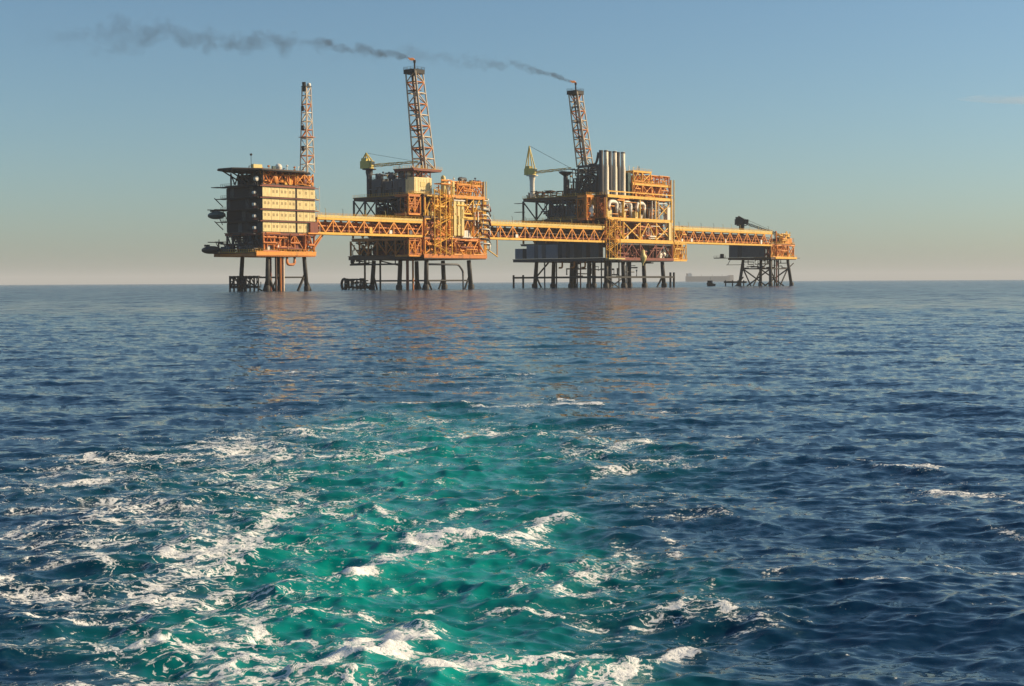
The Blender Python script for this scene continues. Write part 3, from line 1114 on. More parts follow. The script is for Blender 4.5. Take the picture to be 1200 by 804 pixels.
pipework(A, (0, -.7, 14.2), (20.5, 4.5, 20.8), 46, .26, 'rust_orange', 301)
pipework(A, (0, -.5, 14.2), (20.5, 4.5, 20.8), 26, .22, 'oxide', 302)
pipework(A, (-2.5, 2, 14.2), (3, 36, 20.5), 36, .24, 'dark_grey', 303)
pipework(A, (1, -.2, 38.5), (20.5, 3.4, 43), 34, .2, 'orange', 304)
pipework(A, (0, 5, 1.2), (1.6, 31, 5.2), 26, .22, 'jacket', 305)
block(A, 'orange_cladding', (12.6, 2.6, 38.5), (20.4, 2.9, 42.6), 'orange')
block(A, 'bridge_landing', (17.5, -1.6, 20.9), (22.6, -.9, 21.4), 'orange')
block(A, 'bridge_landing_hut', (18.4, -1.5, 21.4), (21.6, -.1, 25.0), 'oxide')
roof_spikes(A, -2, 20, -1, 12, 43.75, 14, 306, 1.6)

# ---- lattice communication mast on the accommodation platform
plan(1, 1)
MS = empty('communication_mast', on(C1, 19.4, 3.0, 43.5), AXIS)
tag(MS, 'upright pale lattice mast beside the helideck of the leftmost platform', 'mast')
lattice_tower(MS, (0, 0, 0), (0, 0, 31.5), 3.7, 2.2, 10, ['pale_steel', 'white', 'rust_orange', 'pale_steel'], .46, .34)
block(MS, 'head_platform', (-1.4, -1.4, 31.5), (1.4, 1.4, 31.75), 'black')
MB().tube([(-.9, 0, 29.8), (-1.2, 0, 33.2)], .7, 8).build('dish_mount', 'black', MS)
MB().lathe((.8, -.5, 31.8), [(0, 1.3), (.6, 1.1), (.8, .5), (.6, 0)], 12).build('aerial_drum', 'white', MS, True)
for z in (22.5, 15.5, 8.0):
    block(MS, 'antenna_panel', (-2.3, -.5, z), (-1.7, .5, z + 1.8), 'black')
block(MS, 'rest_platform', (-2.2, -2.2, 13.0), (2.2, 2.2, 13.2), 'rust_orange')


def lifeboat(root, loc, ang, mat, label, name='lifeboat', ln=8.5):
    t = empty(name, loc, ang)
    tag(t, label, 'lifeboat', 'lifeboats of the leftmost platform')
    prof = []
    for k in range(11):
        f = k / 10
        w = 1.5 * math.sin(math.pi * min(max(f * .86 + .07, 0), 1)) ** .45
        prof.append((w, f * ln - ln / 2))
    hull, b = MB(), 0
    n = 14
    for w, y in prof:
        for k in range(n):
            a = 2 * math.pi * k / n
            hull.v.append((w * math.cos(a), y, 1.6 + w * (1.0 if math.sin(a) > 0 else .95) * math.sin(a)))
    for i in range(10):
        for k in range(n):
            hull.f.append((i * n + k, (i + 1) * n + k, (i + 1) * n + (k + 1) % n, i * n + (k + 1) % n))
    hull.f.append(tuple(range(n)))
    hull.f.append(tuple(10 * n + k for k in range(n))[::-1])
    hull.build('hull', mat, t, True)
    block(t, 'coxswain_dome', (-.7, ln * .18, 2.9), (.7, ln * .34, 3.6), mat)
    block(t, 'rubbing_strake', (-1.58, -ln * .36, 1.45), (1.58, ln * .36, 1.65), 'black')
    return t


lifeboat(A, on(C1, -4.6, 30.5, 25.9), AXIS, 'green', 'dark green enclosed lifeboat hung high on the shaded side of the leftmost platform')
lifeboat(A, on(C1, -5.0, 35, 13.4), AXIS, 'black', 'black rounded lifeboat low at the deck edge of the leftmost platform', ln=9.5)
plan(*PLAN[C1])
for z in (29.3, 17.6):
    for y in (28.5, 35.0):
        bar(A, 'davit', (-1.0, y, z + .3), (-6.2, y, z + .2), .35, 'black')
        bar(A, 'davit', (-.6, y, z - 5), (-3.2, y, z + .1), .3, 'black')

# ---- production platform (second from the left)
plan(*PLAN[C2])
B = empty('production_platform', C2, AXIS)
tag(B, 'second platform from the left, crowded orange and yellow process decks below a tall flare tower', 'platform')
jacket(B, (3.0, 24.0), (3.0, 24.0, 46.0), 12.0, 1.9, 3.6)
for (x, y, dx, dy) in ((3, 3, -2.6, 0), (3, 3, 3.4, 0), (24, 3, -3, 0), (24, 3, 3.0, 0), (24, 46, 3, 0), (3, 46, 0, 4), (3, 46, 0, -3.5), (24, 24, -3, 0)):
    bar(B, 'brace', (x, y, 5.0), (x + dx, y + dy, -2), .8, 'jacket')
bar(B, 'brace', (3, 40, 11.8), (3, 24.5, 9.8), .5, 'jacket')
pipe(B, [(4, 2.6, 10.2), (18.5, 2.6, 10.2), (20.8, 2.6, 7.5), (20.8, 2.6, -3)], .45, 'grey', 'riser')
for k, (x, y, m) in enumerate(((1.0, 14.5, 'oxide'), (2.2, 12.5, 'rust_orange'), (2.0, 17.0, 'oxide'), (6.0, 46, 'jacket'), (2.0, 52, 'jacket'), (7.0, 10, 'white'))):
    bar(B, 'caisson', (x, y, -3), (x, y, 13), .8, m)
beam(B, 'landing_beam', (0.6, 20, 10.4), (0.6, 62, 10.4), .5, 'jacket', .7)
for y in (24, 36, 46, 54, 61):
    bar(B, 'hanger', (.6, y, 10.4), (.6, y, 12.6), .45, 'jacket')
# boat landing with its round fender at the far left foot
for z in (.9, 4.2):
    beam(B, 'landing_beam', (-1.2, 46, z), (-1.2, 64, z), .6, 'jacket', .7)
for k in range(6):
    bar(B, 'fender_post', (-1.4, 46 + k * 3.4, -2), (-1.4, 46 + k * 3.4, 4.6), .7, 'jacket')
ring = MB()
rp = [(-2.3, 62.0 + 2.3 * math.cos(a), 2.2 + 2.3 * math.sin(a)) for a in np.linspace(0, 2 * math.pi, 17)]
ring.tube(rp, .55, 8).build('round_fender', 'black', B, True)
# decks
deck(B, -0.5, 31.0, -0.5, 62.0, 14.0, 'brown', 1.4, rail='f', edge='brown')
beam(B, 'fascia', (-.4, -.75, 13.5), (31, -.75, 13.5), .25, 'rust_orange', 1.5)
deck(B, 0, 31.0, 0, 60.0, 21.3, 'brown', 1.0, edge='rust_orange')
deck(B, 0, 31.0, 0, 58.5, 29.6, 'brown', 1.1, rail='l', edge='brown')
beam(B, 'fascia', (8, -.3, 29.3), (31, -.3, 29.3), .25, 'yellow', 1.1)
deck(B, 0, 30.5, 0, 58.0, 38.2, 'brown', 1.0, rail='fl', edge='brown')
beam(B, 'fascia', (9, -.3, 37.9), (30.5, -.3, 37.9), .25, 'orange', 1.3)
# shaded side
bays(B, 'y', 0.4, 0.6, 61, 14.1, 20.2, 8, 'rust_orange', 'X/\\', .55, .9)
bays(B, 'y', 0.4, 0.6, 59, 21.4, 28.4, 7, 'rust_orange', '/\\', .55, .9)
bays(B, 'y', 0.4, 0.6, 58, 29.7, 37.1, 6, 'dark_grey', 'X', .6, .9)
bays(B, 'y', 27.0, 30.0, 58, 29.7, 37.1, 3, 'dark_grey', '/', .6, .9)
block(B, 'bulkhead', (5.0, 4.0, 14.1), (5.4, 50, 20.2), 'brown')
block(B, 'bulkhead', (5.0, 4.0, 21.4), (5.4, 52, 28.3), 'oxide')
block(B, 'bulkhead', (6.0, 4.0, 29.7), (6.4, 36, 37), 'dark_grey')
clutter(B, .8, 4.9, 3, 58, 14.1, 5.5, 20, ['dark_grey', 'grey', 'oxide', 'brown', 'rust_orange'], 21)
clutter(B, .8, 4.9, 3, 54, 21.4, 6.0, 14, ['dark_grey', 'oxide', 'brown'], 22)
clutter(B, .8, 5.8, 3, 40, 29.7, 6.5, 15, ['grey', 'dark_grey', 'oxide', 'grey'], 23)
clutter(B, 10, 24, 40, 55, 29.7, 3.0, 6, ['grey', 'oxide'], 24)
# sunlit side
bays(B, 'x', 0.3, .6, 30.6, 14.1, 20.3, 4, 'orange', 'X/VA', .7, .9)
bays(B, 'x', 0.3, .6, 30.6, 21.4, 28.5, 5, 'orange', '/X\\A', .6, .9)
bays(B, 'x', 0.3, .6, 30.6, 29.7, 37.2, 5, 'yellow', 'AX/X', .6, .9)
block(B, 'bulkhead', (5.6, 4.6, 14.1), (30, 5.0, 20.2), 'oxide')
block(B, 'bulkhead', (5.6, 4.6, 21.4), (30, 5.0, 28.3), 'rust_orange')
block(B, 'bulkhead', (6.6, 4.6, 29.7), (17, 5.0, 37), 'rust_orange')
block(B, 'bulkhead', (20, 7.6, 29.7), (30, 8.0, 37), 'oxide')
clutter(B, 1, 30, .7, 4.5, 14.1, 5.5, 16, ['orange', 'rust_orange', 'yellow', 'oxide', 'grey'], 31)
clutter(B, 1, 30, .7, 4.5, 21.4, 6.0, 18, ['orange', 'yellow', 'rust_orange', 'oxide', 'pale_yellow', 'white'], 32)
clutter(B, 1, 30, .7, 4.5, 29.7, 6.5, 18, ['orange', 'yellow', 'rust_orange', 'oxide', 'pale_yellow', 'grey'], 33)
# stair tower in yellow by the corner
for x in (4.2, 7.0, 9.8, 12.6):
    bar(B, 'stair_post', (x, -1.6, 14), (x, -1.6, 40.5), .5, 'yellow')
for k in range(7):
    z = 14.2 + k * 3.7
    stair(B, (4.4 if k % 2 else 12.4, -1.1, z), (12.4 if k % 2 else 4.4, -1.1, z + 3.7), 1.2, 'yellow')
    block(B, 'landing', (3.9, -1.9, z + 3.5), (5.6, -.35, z + 3.64), 'yellow')
    block(B, 'landing', (11.3, -1.9, z + 3.52), (12.9, -.35, z + 3.66), 'yellow')
for k in range(3):
    block(B, 'pipe_rack_panel', (14.2 + k * 1.9, -.9, 22), (15.5 + k * 1.9, -.62, 36.5), 'pale_yellow')
# top side equipment
for k, (x0_, x1_, y0_, y1_, z1_, m) in enumerate(((1, 5, 36, 44, 45.2, 'grey'), (1, 5, 27, 34.5, 44.2, 'grey'), (1, 6, 14, 26, 45.0, 'grey'), (8, 14, 20, 30, 46.5, 'dark_grey'))):
    block(B, 'equipment_house', (x0_, y0_, 38.25), (x1_, y1_, z1_), m)
    rb = MB()
    y = y0_ + .5
    while y < y1_ - .3:
        rb.box((x0_ - .12, y, 38.6), (x0_ - .003, y + .25, z1_ - .2))
        y += 1.15
    rb.build('stiffener', m, B)
    block(B, 'door', (x0_ - .16, (y0_ + y1_) / 2 - .9, 38.4), (x0_ - .125, (y0_ + y1_) / 2 + .9, 41.6), 'black')
    handrail(B, [(x0_, y1_, z1_), (x0_, y0_, z1_), (x1_, y0_, z1_)], 'grey')
vessel_h(B, (2.5, 15, 47), (2.5, 22, 47), 2.4, 'white')
vessel_h(B, (3, 28, 46.4), (3, 33, 46.4), 2.2, 'grey')
for y in (40.5, 43.0):
    vessel_v(B, (3.2, y, 45.2), 3.0, 1.5, 'grey')
block(B, 'control_room', (0.8, 8.5, 39.0), (9.2, 15.5, 45.4), 'cream')
rb = MB()
for k in range(6):
    rb.box((1.3 + k * 1.35, 8.38, 39.4), (1.7 + k * 1.35, 8.497, 45.0))
rb.build('stiffener', 'cream', B)
block(B, 'louvre', (3.6, 8.3, 41.6), (6.0, 8.37, 43.6), 'pale_yellow')
bays(B, 'x', 9.4, 1.0, 9.0, 45.5, 48.6, 2, 'oxide', 'VX', .4, .5)
deck(B, 0, 14, 8, 24, 48.9, 'oxide', .6, rail='fl', edge='oxide')
for k, (x, m, hh) in enumerate(((11.2, 'pale_yellow', 8.2), (13.4, 'white', 6.8), (15.6, 'pale_yellow', 6.2))):
    vessel_v(B, (x, 2.6, 38.3), hh, 2.0, m)
    MB().lathe((x, 2.6, 38.3 + hh * .55), [(1.0, 0), (1.5, 0), (1.5, .16), (1.0, .16)], 12).build('vessel_platform', 'pale_yellow', B)
vessel_h(B, (18.0, 3.5, 42.4), (24.5, 3.5, 42.4), 3.0, 'rust_orange')
vessel_h(B, (19.0, 3.0, 45.4), (23.0, 3.0, 45.4), 1.7, 'dark_grey')
bays(B, 'x', 1.0, 17.0, 30.0, 38.3, 43.0, 4, 'orange', 'XVA', .5, .6)
deck(B, 17, 30.4, .6, 10, 43.3, 'orange', .5, rail='fr', edge='orange')
for k in range(4):
    block(B, 'cooler_box', (25.0 + k * 1.3, 2.0, 43.35), (26.0 + k * 1.3, 6.0, 44.8 + (k % 2) * .6), 'oxide' if k % 2 else 'yellow')
for x in (30.2, 31.4):
    bar(B, 'column', (x, .2, 14), (x, .2, 45.0), .5, 'pale_yellow' if x > 31 else 'yellow')
# spidery pipework and a hung ladder at the right end
R_ = random.Random(77)
for k in range(9):
    z = 19 + k * 2.0
    pipe(B, [(28, -.8, z), (31.5 + R_.random() * 1.5, -.8, z), (32.0 + R_.random() * 1.5, -.8, z - 2.5), (31.6, 2, z - 2.5)], .3, ['white', 'grey', 'oxide'][k % 3])
bar(B, 'hung_ladder', (37.0, .2, 14.2), (37.0, .2, 28.0), .5, 'orange')
bar(B, 'brace', (30.5, .2, 17.4), (37.2, .2, 13.6), .5, 'yellow')
bar(B, 'brace', (30.5, .2, 26.5), (37.0, .2, 27.6), .5, 'orange')

# orange corner module stepping out of the shaded face behind the bridge end
for z0_, z1_ in ((14.1, 20.2), (30.6, 37.1)):
    bays(B, 'x', 1.2, -6.4, -.9, z0_, z1_, 2, 'orange', 'X/', .55, .7)
    block(B, 'bulkhead', (-6.2, 4.6, z0_), (-1.0, 4.9, z1_), 'oxide')
    deck(B, -6.8, -.75, .8, 12.0, z1_ + .9, 'rust_orange', .7, rail='f', edge='rust_orange')
    deck(B, -6.8, -.75, .8, 12.0, z0_ - .1, 'rust_orange', .5, edge='orange')
    clutter(B, -6.3, -1.0, 1.4, 4.5, z0_, z1_ - z0_ - .6, 8, ['orange', 'oxide', 'rust_orange', 'yellow'], int(z0_) + 400)
    pipework(B, (-6.4, .9, z0_), (-.8, 4.4, z1_), 30, .24, 'rust_orange', int(z0_) + 500)
pipework(B, (.2, 1, 14.2), (5, 60, 20.4), 60, .28, 'dark_grey', 311)
pipework(B, (.2, 1, 14.2), (5, 40, 20.4), 26, .26, 'rust_orange', 312)
pipework(B, (.2, 1, 29.8), (6, 42, 37.4), 60, .28, 'dark_grey', 313)
pipework(B, (.2, 0, 21.4), (5, 22, 37.4), 34, .26, 'rust_orange', 314)
pipework(B, (1, -.7, 14.2), (31, 4.4, 20.6), 60, .28, 'orange', 315)
pipework(B, (1, -.7, 14.2), (31, 4.4, 28.6), 40, .24, 'oxide', 316)
pipework(B, (1, -.9, 21.4), (31, 4.4, 37.6), 70, .28, 'yellow', 317)
pipework(B, (14, -.9, 21.4), (32, 4.4, 37.6), 36, .24, 'white', 318)
pipework(B, (.5, 10, 38.3), (8, 46, 48), 44, .24, 'grey', 319)
pipework(B, (9, .4, 38.3), (30, 8, 44.5), 44, .24, 'orange', 320)
pipework(B, (-2, 46, .6), (2, 62, 4.4), 26, .3, 'jacket', 321)
pipework(B, (.4, 40, 10.6), (3, 62, 14), 18, .26, 'jacket', 322)
roof_spikes(B, 0, 14, 8, 24, 48.9, 9, 323, 2.2)
roof_spikes(B, 10, 30, .5, 8, 43.3, 14, 324, 3.2)
roof_spikes(B, 1, 6, 14, 46, 45.2, 14, 325, 3.2)
clutter(B, 1, 13, 16, 24, 45.2, 3.6, 7, ['white', 'grey', 'pale_yellow'], 326)

# ---- compression platform (third from the left)
plan(*PLAN[C3])
D_ = empty('compression_platform', C3, AXIS)
tag(D_, 'third platform from the left, widest of the four, with three exhaust stacks on its roof', 'platform')
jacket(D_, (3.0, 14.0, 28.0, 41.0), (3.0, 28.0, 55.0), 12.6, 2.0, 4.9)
for (x, y, dx, dy) in ((41, 3, -5, 0), (41, 3, 3, 0), (3, 55, 0, -5), (3, 55, 0, 4)):
    bar(D_, 'brace', (x, y, 5.0), (x + dx, y + dy, -2), .9, 'jacket')
bar(D_, 'brace', (3, 55, 5.4), (3, 46, 12.0), .8, 'jacket')
bar(D_, 'brace', (3, 3, 4.6), (14, 3, -1.5), .6, 'jacket')
bar(D_, 'brace', (3, 3, -1.5), (14, 3, 4.6), .58, 'jacket')
for k, (x, y, m) in enumerate(((6, 3, 'grey'), (17.5, 4, 'grey'), (20, 4, 'dark_grey'), (8, 30, 'grey'), (1.5, 38, 'dark_grey'), (1.5, 47, 'grey'), (24, 30, 'grey'), (1.5, 20, 'oxide'), (1.5, 14, 'dark_grey'), (36, 30, 'grey'))):
    bar(D_, 'caisson', (x, y, -3), (x, y, 13), .7, m)
# walkway frame round the jacket
for p, q in (((-1.5, -1.5), (45, -1.5)), ((-1.5, -1.5), (-1.5, 68))):
    beam(D_, 'landing_beam', (*p, 4.9), (*q, 4.9), .7, 'jacket', .9)
for y in (60, 67.5):
    bar(D_, 'fender_post', (-1.5, y, -2), (-1.5, y, 6.2), 1.0, 'jacket')
for x in (42.5, 45):
    bar(D_, 'fender_post', (x, -1.5, -2), (x, -1.5, 7.2), 1.1, 'jacket')
for y in (16, 24, 33):
    pipe(D_, [(1.0, y, 12.6), (1.0, y, 9.5), (1.0, y + 2.4, 9.5)], .45, 'rust_orange')
# lower deck with sheet siding, piece by piece
deck(D_, -1.0, 45.5, -.6, 69, 13.9, 'dark_grey', 1.2, edge='dark_grey')
beam(D_, 'fascia', (6, -.9, 13.5), (45.4, -.9, 13.5), .25, 'oxide', 1.3)
R_ = random.Random(5)
for j in range(22):
    y0_ = 1.5 + j * 3.0
    top = 19.0 if y0_ > 58 else 20.6
    pn = MB().box((-.55, y0_ + .05, 14.0), (-.3, y0_ + 2.95, top))
    for i in range(4):
        pn.box((-.64, y0_ + .3 + i * .7, 14.2), (-.551, y0_ + .65 + i * .7, top - .2))
    pn.build('siding_panel', R_.choice(['grey', 'dark_grey', 'grey', 'dark_grey', 'brown'] if j < 9 else ['grey', 'light_grey', 'dark_grey', 'light_grey']), D_)
deck(D_, 0, 45.5, 0, 64, 21.2, 'dark_grey', .7, edge='dark_grey')
deck(D_, 0, 45.5, 0, 63, 32.4, 'brown', 1.2, rail='l', edge='brown')
beam(D_, 'fascia', (1, -.3, 32.1), (45.4, -.3, 32.1), .25, 'yellow', 1.5)
beam(D_, 'fascia', (5, -.3, 22.0), (45.4, -.3, 22.0), .25, 'yellow', 1.7)
deck(D_, 0, 45.0, 0, 62, 43.2, 'brown', 1.2, rail='l', edge='brown')
beam(D_, 'fascia', (1, -.3, 42.7), (45, -.3, 42.7), .25, 'yellow', 1.3)
beam(D_, 'fascia', (1, -.55, 44.9), (45, -.55, 44.9), .2, 'yellow', .5)
# shaded side above the siding
bays(D_, 'y', 0.4, 0.6, 62, 21.3, 31.1, 7, 'rust_orange', '/\\', .6, 1.0)
bays(D_, 'y', 0.4, 0.6, 62, 32.5, 41.9, 6, 'dark_grey', '/\\/XX/', .7, 1.1)
bays(D_, 'y', 30, 40, 61, 32.5, 41.9, 2, 'dark_grey', 'X', .7, 1.1)
block(D_, 'bulkhead', (6.0, 3.5, 21.3), (6.4, 60, 31.2), 'brown')
block(D_, 'bulkhead', (5.0, 3.5, 32.5), (5.4, 22, 41.9), 'rust_orange')
clutter(D_, .9, 5.6, 22, 44, 32.5, 8.0, 13, ['grey', 'grey', 'dark_grey', 'grey'], 41)
block(D_, 'equipment_house', (1.4, 24, 32.5), (7, 42, 39), 'grey')
clutter(D_, .8, 4.9, 2, 22, 32.5, 8.5, 24, ['rust_orange', 'oxide', 'orange', 'rust_orange', 'grey'], 42)
clutter(D_, .8, 5.8, 2, 55, 21.3, 8.5, 14, ['oxide', 'brown', 'dark_grey'], 43)
bays(D_, 'y', -.2, 0.6, 20, 32.5, 41.9, 4, 'rust_orange', 'X', .5, .8)
# sunlit side
bays(D_, 'x', 0.3, .6, 45, 14.0, 20.9, 4, 'oxide', 'VA', .7, 1.0)
bays(D_, 'x', 0.3, .6, 45, 22.6, 31.0, 4, 'yellow', 'AX', .75, 1.0)
bays(D_, 'x', 0.3, .6, 45, 32.6, 41.8, 4, 'yellow', '///X', .6, 1.0, skip=(0, 1, 2))
block(D_, 'bulkhead', (7, 6.6, 14.0), (45, 7.0, 20.8), 'brown')
block(D_, 'bulkhead', (7, 6.6, 21.3), (45, 7.0, 31.2), 'oxide')
block(D_, 'bulkhead', (6, 9.6, 32.5), (45, 10.0, 41.9), 'brown')
clutter(D_, 8, 44, 1, 6.4, 14.0, 6.0, 18, ['oxide', 'brown', 'rust_orange', 'white', 'dark_grey'], 51)
clutter(D_, 2, 44, 1, 6.4, 21.3, 8.6, 22, ['oxide', 'rust_orange', 'white', 'orange', 'pale_yellow', 'oxide'], 52)
clutter(D_, 1, 44, 2.5, 9.4, 32.5, 7.0, 20, ['oxide', 'rust_orange', 'white', 'dark_grey', 'orange'], 53)
# three pairs of white hooked intake ducts
for k in range(3):
    x = 3.0 + k * 9.2
    pipe(D_, [(x, 1.2, 36.0), (x, 1.2, 40.2), (x + 5.2, 1.2, 40.2), (x + 5.2, 1.2, 33.0)], .95, 'white', 'intake_duct')
    block(D_, 'duct_plinth', (x - 1.1, .7, 32.5), (x + 1.6, 3.4, 36.2), 'pale_yellow')
    block(D_, 'filter_house', (x + 1.4, 2.4, 32.5), (x + 4.2, 5.0, 38.4), 'dark_grey')
for k in range(3):
    bar(D_, 'white_column', (31 + k * 2.2, .0, 32.8), (31 + k * 2.2, .0, 41.6), .6, 'white')
block(D_, 'white_tank', (41.5, -.4, 32.9), (44.0, 2.0, 39.0), 'white')
block(D_, 'white_tank', (42.5, -.6, 22.9), (44.6, 1.6, 31.6), 'cream')
# yellow stair block by the corner, funnel, hung cage
for x in (-.5, 3, 6.5):
    for y in (-3.2, -1.0):
        bar(D_, 'stair_post', (x, y, 13.8), (x, y, 32), .45, 'yellow')
for k in range(5):
    z = 13.9 + k * 3.6
    stair(D_, (-.2 if k % 2 else 6.2, -2.1, z), (6.2 if k % 2 else -.2, -2.1, z + 3.6), 1.6, 'yellow')
    block(D_, 'landing', (-.8, -3.3, z + 3.4), (1.0, -.95, z + 3.56), 'yellow')
    block(D_, 'landing', (5.2, -3.3, z + 3.42), (6.9, -.95, z + 3.58), 'yellow')
block(D_, 'stair_skirt', (-1.0, -3.5, 13.2), (9.5, -.95, 13.78), 'pale_yellow')
MB().lathe((24, -.6, 10.4), [(.3, 0), (.5, 1.0), (1.1, 1.8), (1.9, 3.6), (1.9, 4.6), (1.2, 5.4), (.9, 7.4), (0, 7.6)], 16).build('hopper', 'pale_yellow', D_, True)
bays(D_, 'x', .0, 45.9, 55.5, 13.4, 21.6, 3, 'yellow', 'X/', .5, .6)
bays(D_, 'y', 45.9, 0, 6.0, 13.4, 21.6, 2, 'yellow', 'X', .5, .6)
deck(D_, 45.6, 56, -.4, 6.4, 13.6, 'orange', .6, rail='fr', edge='yellow')
deck(D_, 45.6, 55.8, -.2, 6.2, 22.0, 'orange', .7, rail='f', edge='yellow')
clutter(D_, 46, 55.5, .4, 5.5, 13.7, 6.5, 9, ['orange', 'yellow', 'pale_yellow', 'rust_orange'], 55)
block(D_, 'bulkhead', (46.2, 3.4, 13.7), (55, 3.7, 21.0), 'orange')
# exhaust stacks: a pale round flue on a wider base, each with an added dark cylinder as its shaded left side
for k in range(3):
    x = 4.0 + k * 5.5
    o = MB().lathe((x, 4.0, 43.3), [(1.4, 0), (1.4, 2.0), (1.2, 2.6), (1.2, 12.5), (1.0, 14.4), (1.0, 20.8), (.88, 20.8), (.88, 19.6), (0, 19.6)], 20).build('exhaust_stack', 'cream_white', D_, True)
    MB().lathe((x, 4.0, 63.4), [(1.01, 0), (1.08, 0), (1.08, .6), (.95, .6)], 20).build('flue_tip', 'grey', o, True)
    MB().lathe((x - 2.7, 4.6, 43.3), [(1.25, 0), (1.25, 13.0), (1.0, 14.5), (1.0, 20.6), (.9, 20.6), (.9, 19.5), (0, 19.5)], 18).build('duct_and_stack_shade', 'dark_grey', D_, True)
    MB().tube([(x - 1.1, 2.6, 43.4), (x - 1.1, 2.6, 60)], .12, 5).build('ladder', 'grey', o)
# dark frame, arches and air coolers behind the stacks
for p, q in (((2, 22), (2, 6.5)), ((10, 22), (10, 6.5))):
    beam(D_, 'frame_beam', (*p, 57.0), (*q, 57.0), .8, 'dark_grey', 1.2)
    for y in (22, 14.5, 8):
        bar(D_, 'column', (p[0], y, 43.3), (p[0], y, 56.5), .9, 'dark_grey')
pipe(D_, [(2, 14, 57.6), (2, 9.2, 57.6), (1.6, 7.6, 60.0), (1.4, 6.6, 63.0)], .6, 'dark_grey', 'duct_and_stack_shade')
for k in range(2):
    arc = [(2 + k * 3, 15 + 6.5 * math.cos(a), 44.5 + 8.5 * math.sin(a)) for a in np.linspace(0, math.pi, 13)]
    MB().tube(arc, .6, 8).build('arch_pipe', 'dark_grey', D_, True)
vessel_h(D_, (5, 9, 47), (5, 21, 47), 5.0, 'grey')
bays(D_, 'y', 1.0, 8, 22, 43.3, 52.0, 2, 'dark_grey', 'X', .6, .7)
clutter(D_, 1, 9, 20, 32, 43.3, 6, 8, ['dark_grey', 'brown', 'grey'], 61)
# orange frames on the right of the roof
bays(D_, 'x', 1.0, 18.5, 44.5, 43.4, 49.0, 4, 'orange', 'AXV', .55, .8)
bays(D_, 'x', 9.0, 18.5, 44.5, 43.4, 49.0, 4, 'rust_orange', 'X', .55, .8)
deck(D_, 18, 45, .4, 12, 49.8, 'orange', .8, rail='fr', edge='yellow')
bays(D_, 'x', 1.0, 19, 31, 49.9, 55.0, 2, 'yellow', 'AX', .5, .7)
deck(D_, 18.6, 31.5, .6, 10, 55.6, 'yellow', .5, rail='f', edge='yellow')
clutter(D_, 19, 44, 1.5, 8.5, 43.4, 5.0, 16, ['oxide', 'orange', 'rust_orange', 'white', 'yellow'], 62)
clutter(D_, 20, 44, 1.2, 8.5, 49.9, 3.4, 12, ['orange', 'yellow', 'pale_yellow', 'rust_orange'], 63)
block(D_, 'bulkhead', (19, 9.4, 43.4), (44, 9.7, 49), 'rust_orange')
block(D_, 'bulkhead', (19, 8.6, 49.9), (40, 8.9, 54), 'orange')
block(D_, 'green_cabinet', (16.3, 1.6, 43.4), (18.2, 4, 54.5), 'green')
for x in (44.0, 46.2):
    bar(D_, 'column', (x, -.4, 22.8), (x, -.4, 52.5), .7, 'yellow' if x < 45 else 'pale_yellow')
MB().tube([(24, 3, 55.6), (24, 3, 58.2)], .2, 5).build('vent_pipe', 'white', D_)
# second crane pedestal, without its crane
bar(D_, 'pedestal', (2.5, 32, 43.3), (2.5, 32, 54.6), 2.2, 'dark_grey', shape='drum')
MB().lathe((2.5, 32, 54.6), [(1.1, -1.4), (3.2, 0), (3.2, .5), (0, .5)], 16).build('pedestal_head', 'dark_grey', D_)
handrail(D_, [(0, 29.5, 55.1), (0, 34.5, 55.1), (5, 34.5, 55.1)], 'grey')

# rusty corner module on the shaded face
bays(D_, 'x', 7.0, -6.0, -.3, 32.6, 42.0, 2, 'orange', 'X/', .55, .7)
block(D_, 'bulkhead', (-5.8, 8.2, 32.6), (-.5, 8.5, 42.0), 'rust_orange')
deck(D_, -6.4, -.6, 6.6, 13.5, 43.0, 'rust_orange', .8, rail='f', edge='orange')
deck(D_, -6.4, -.6, 6.6, 13.5, 32.4, 'rust_orange', .8, edge='rust_orange')
clutter(D_, -5.8, -.6, 7.1, 8.1, 32.6, 8.6, 9, ['orange', 'oxide', 'rust_orange', 'white'], 431)
pipework(D_, (-5.9, 6.7, 32.6), (-.4, 8.1, 42.0), 34, .25, 'orange', 432)
pipework(D_, (.2, 1, 32.6), (5, 24, 42), 70, .3, 'rust_orange', 331)
pipework(D_, (.2, 24, 32.6), (6, 48, 42), 50, .3, 'grey', 332)
pipework(D_, (1, .2, 22.6), (45, 6, 31.4), 70, .3, 'rust_orange', 333)
pipework(D_, (6, .2, 22.6), (45, 6, 42), 46, .28, 'white', 334)
pipework(D_, (6, .2, 14.2), (45, 6, 21), 60, .3, 'oxide', 335)
pipework(D_, (1, -.2, 32.6), (45, 8, 42), 50, .26, 'orange', 336)
pipework(D_, (18, .6, 43.4), (45, 9, 54), 80, .26, 'orange', 337)
pipework(D_, (46, -.2, 13.7), (56, 5, 30), 50, .26, 'yellow', 338)
pipework(D_, (1, 8, 43.4), (10, 30, 56), 60, .3, 'dark_grey', 339)
pipework(D_, (1, 30, 43.4), (6, 60, 46.5), 40, .24, 'brown', 340)
pipework(D_, (1, 2, 5), (40, 40, 12.6), 22, .28, 'dark_grey', 341)
roof_spikes(D_, 19, 45, .6, 10, 50, 18, 342, 3.0)
roof_spikes(D_, 0, 5, 22, 62, 43.2, 14, 343, 3.4)
roof_spikes(D_, 19, 31, .6, 10, 55.6, 6, 344, 2.4)
for j in range(5):
    block(D_, 'side_balcony', (-2.2, 60, 24 + j * 4.2), (0, 66, 24.2 + j * 4.2), 'dark_grey')

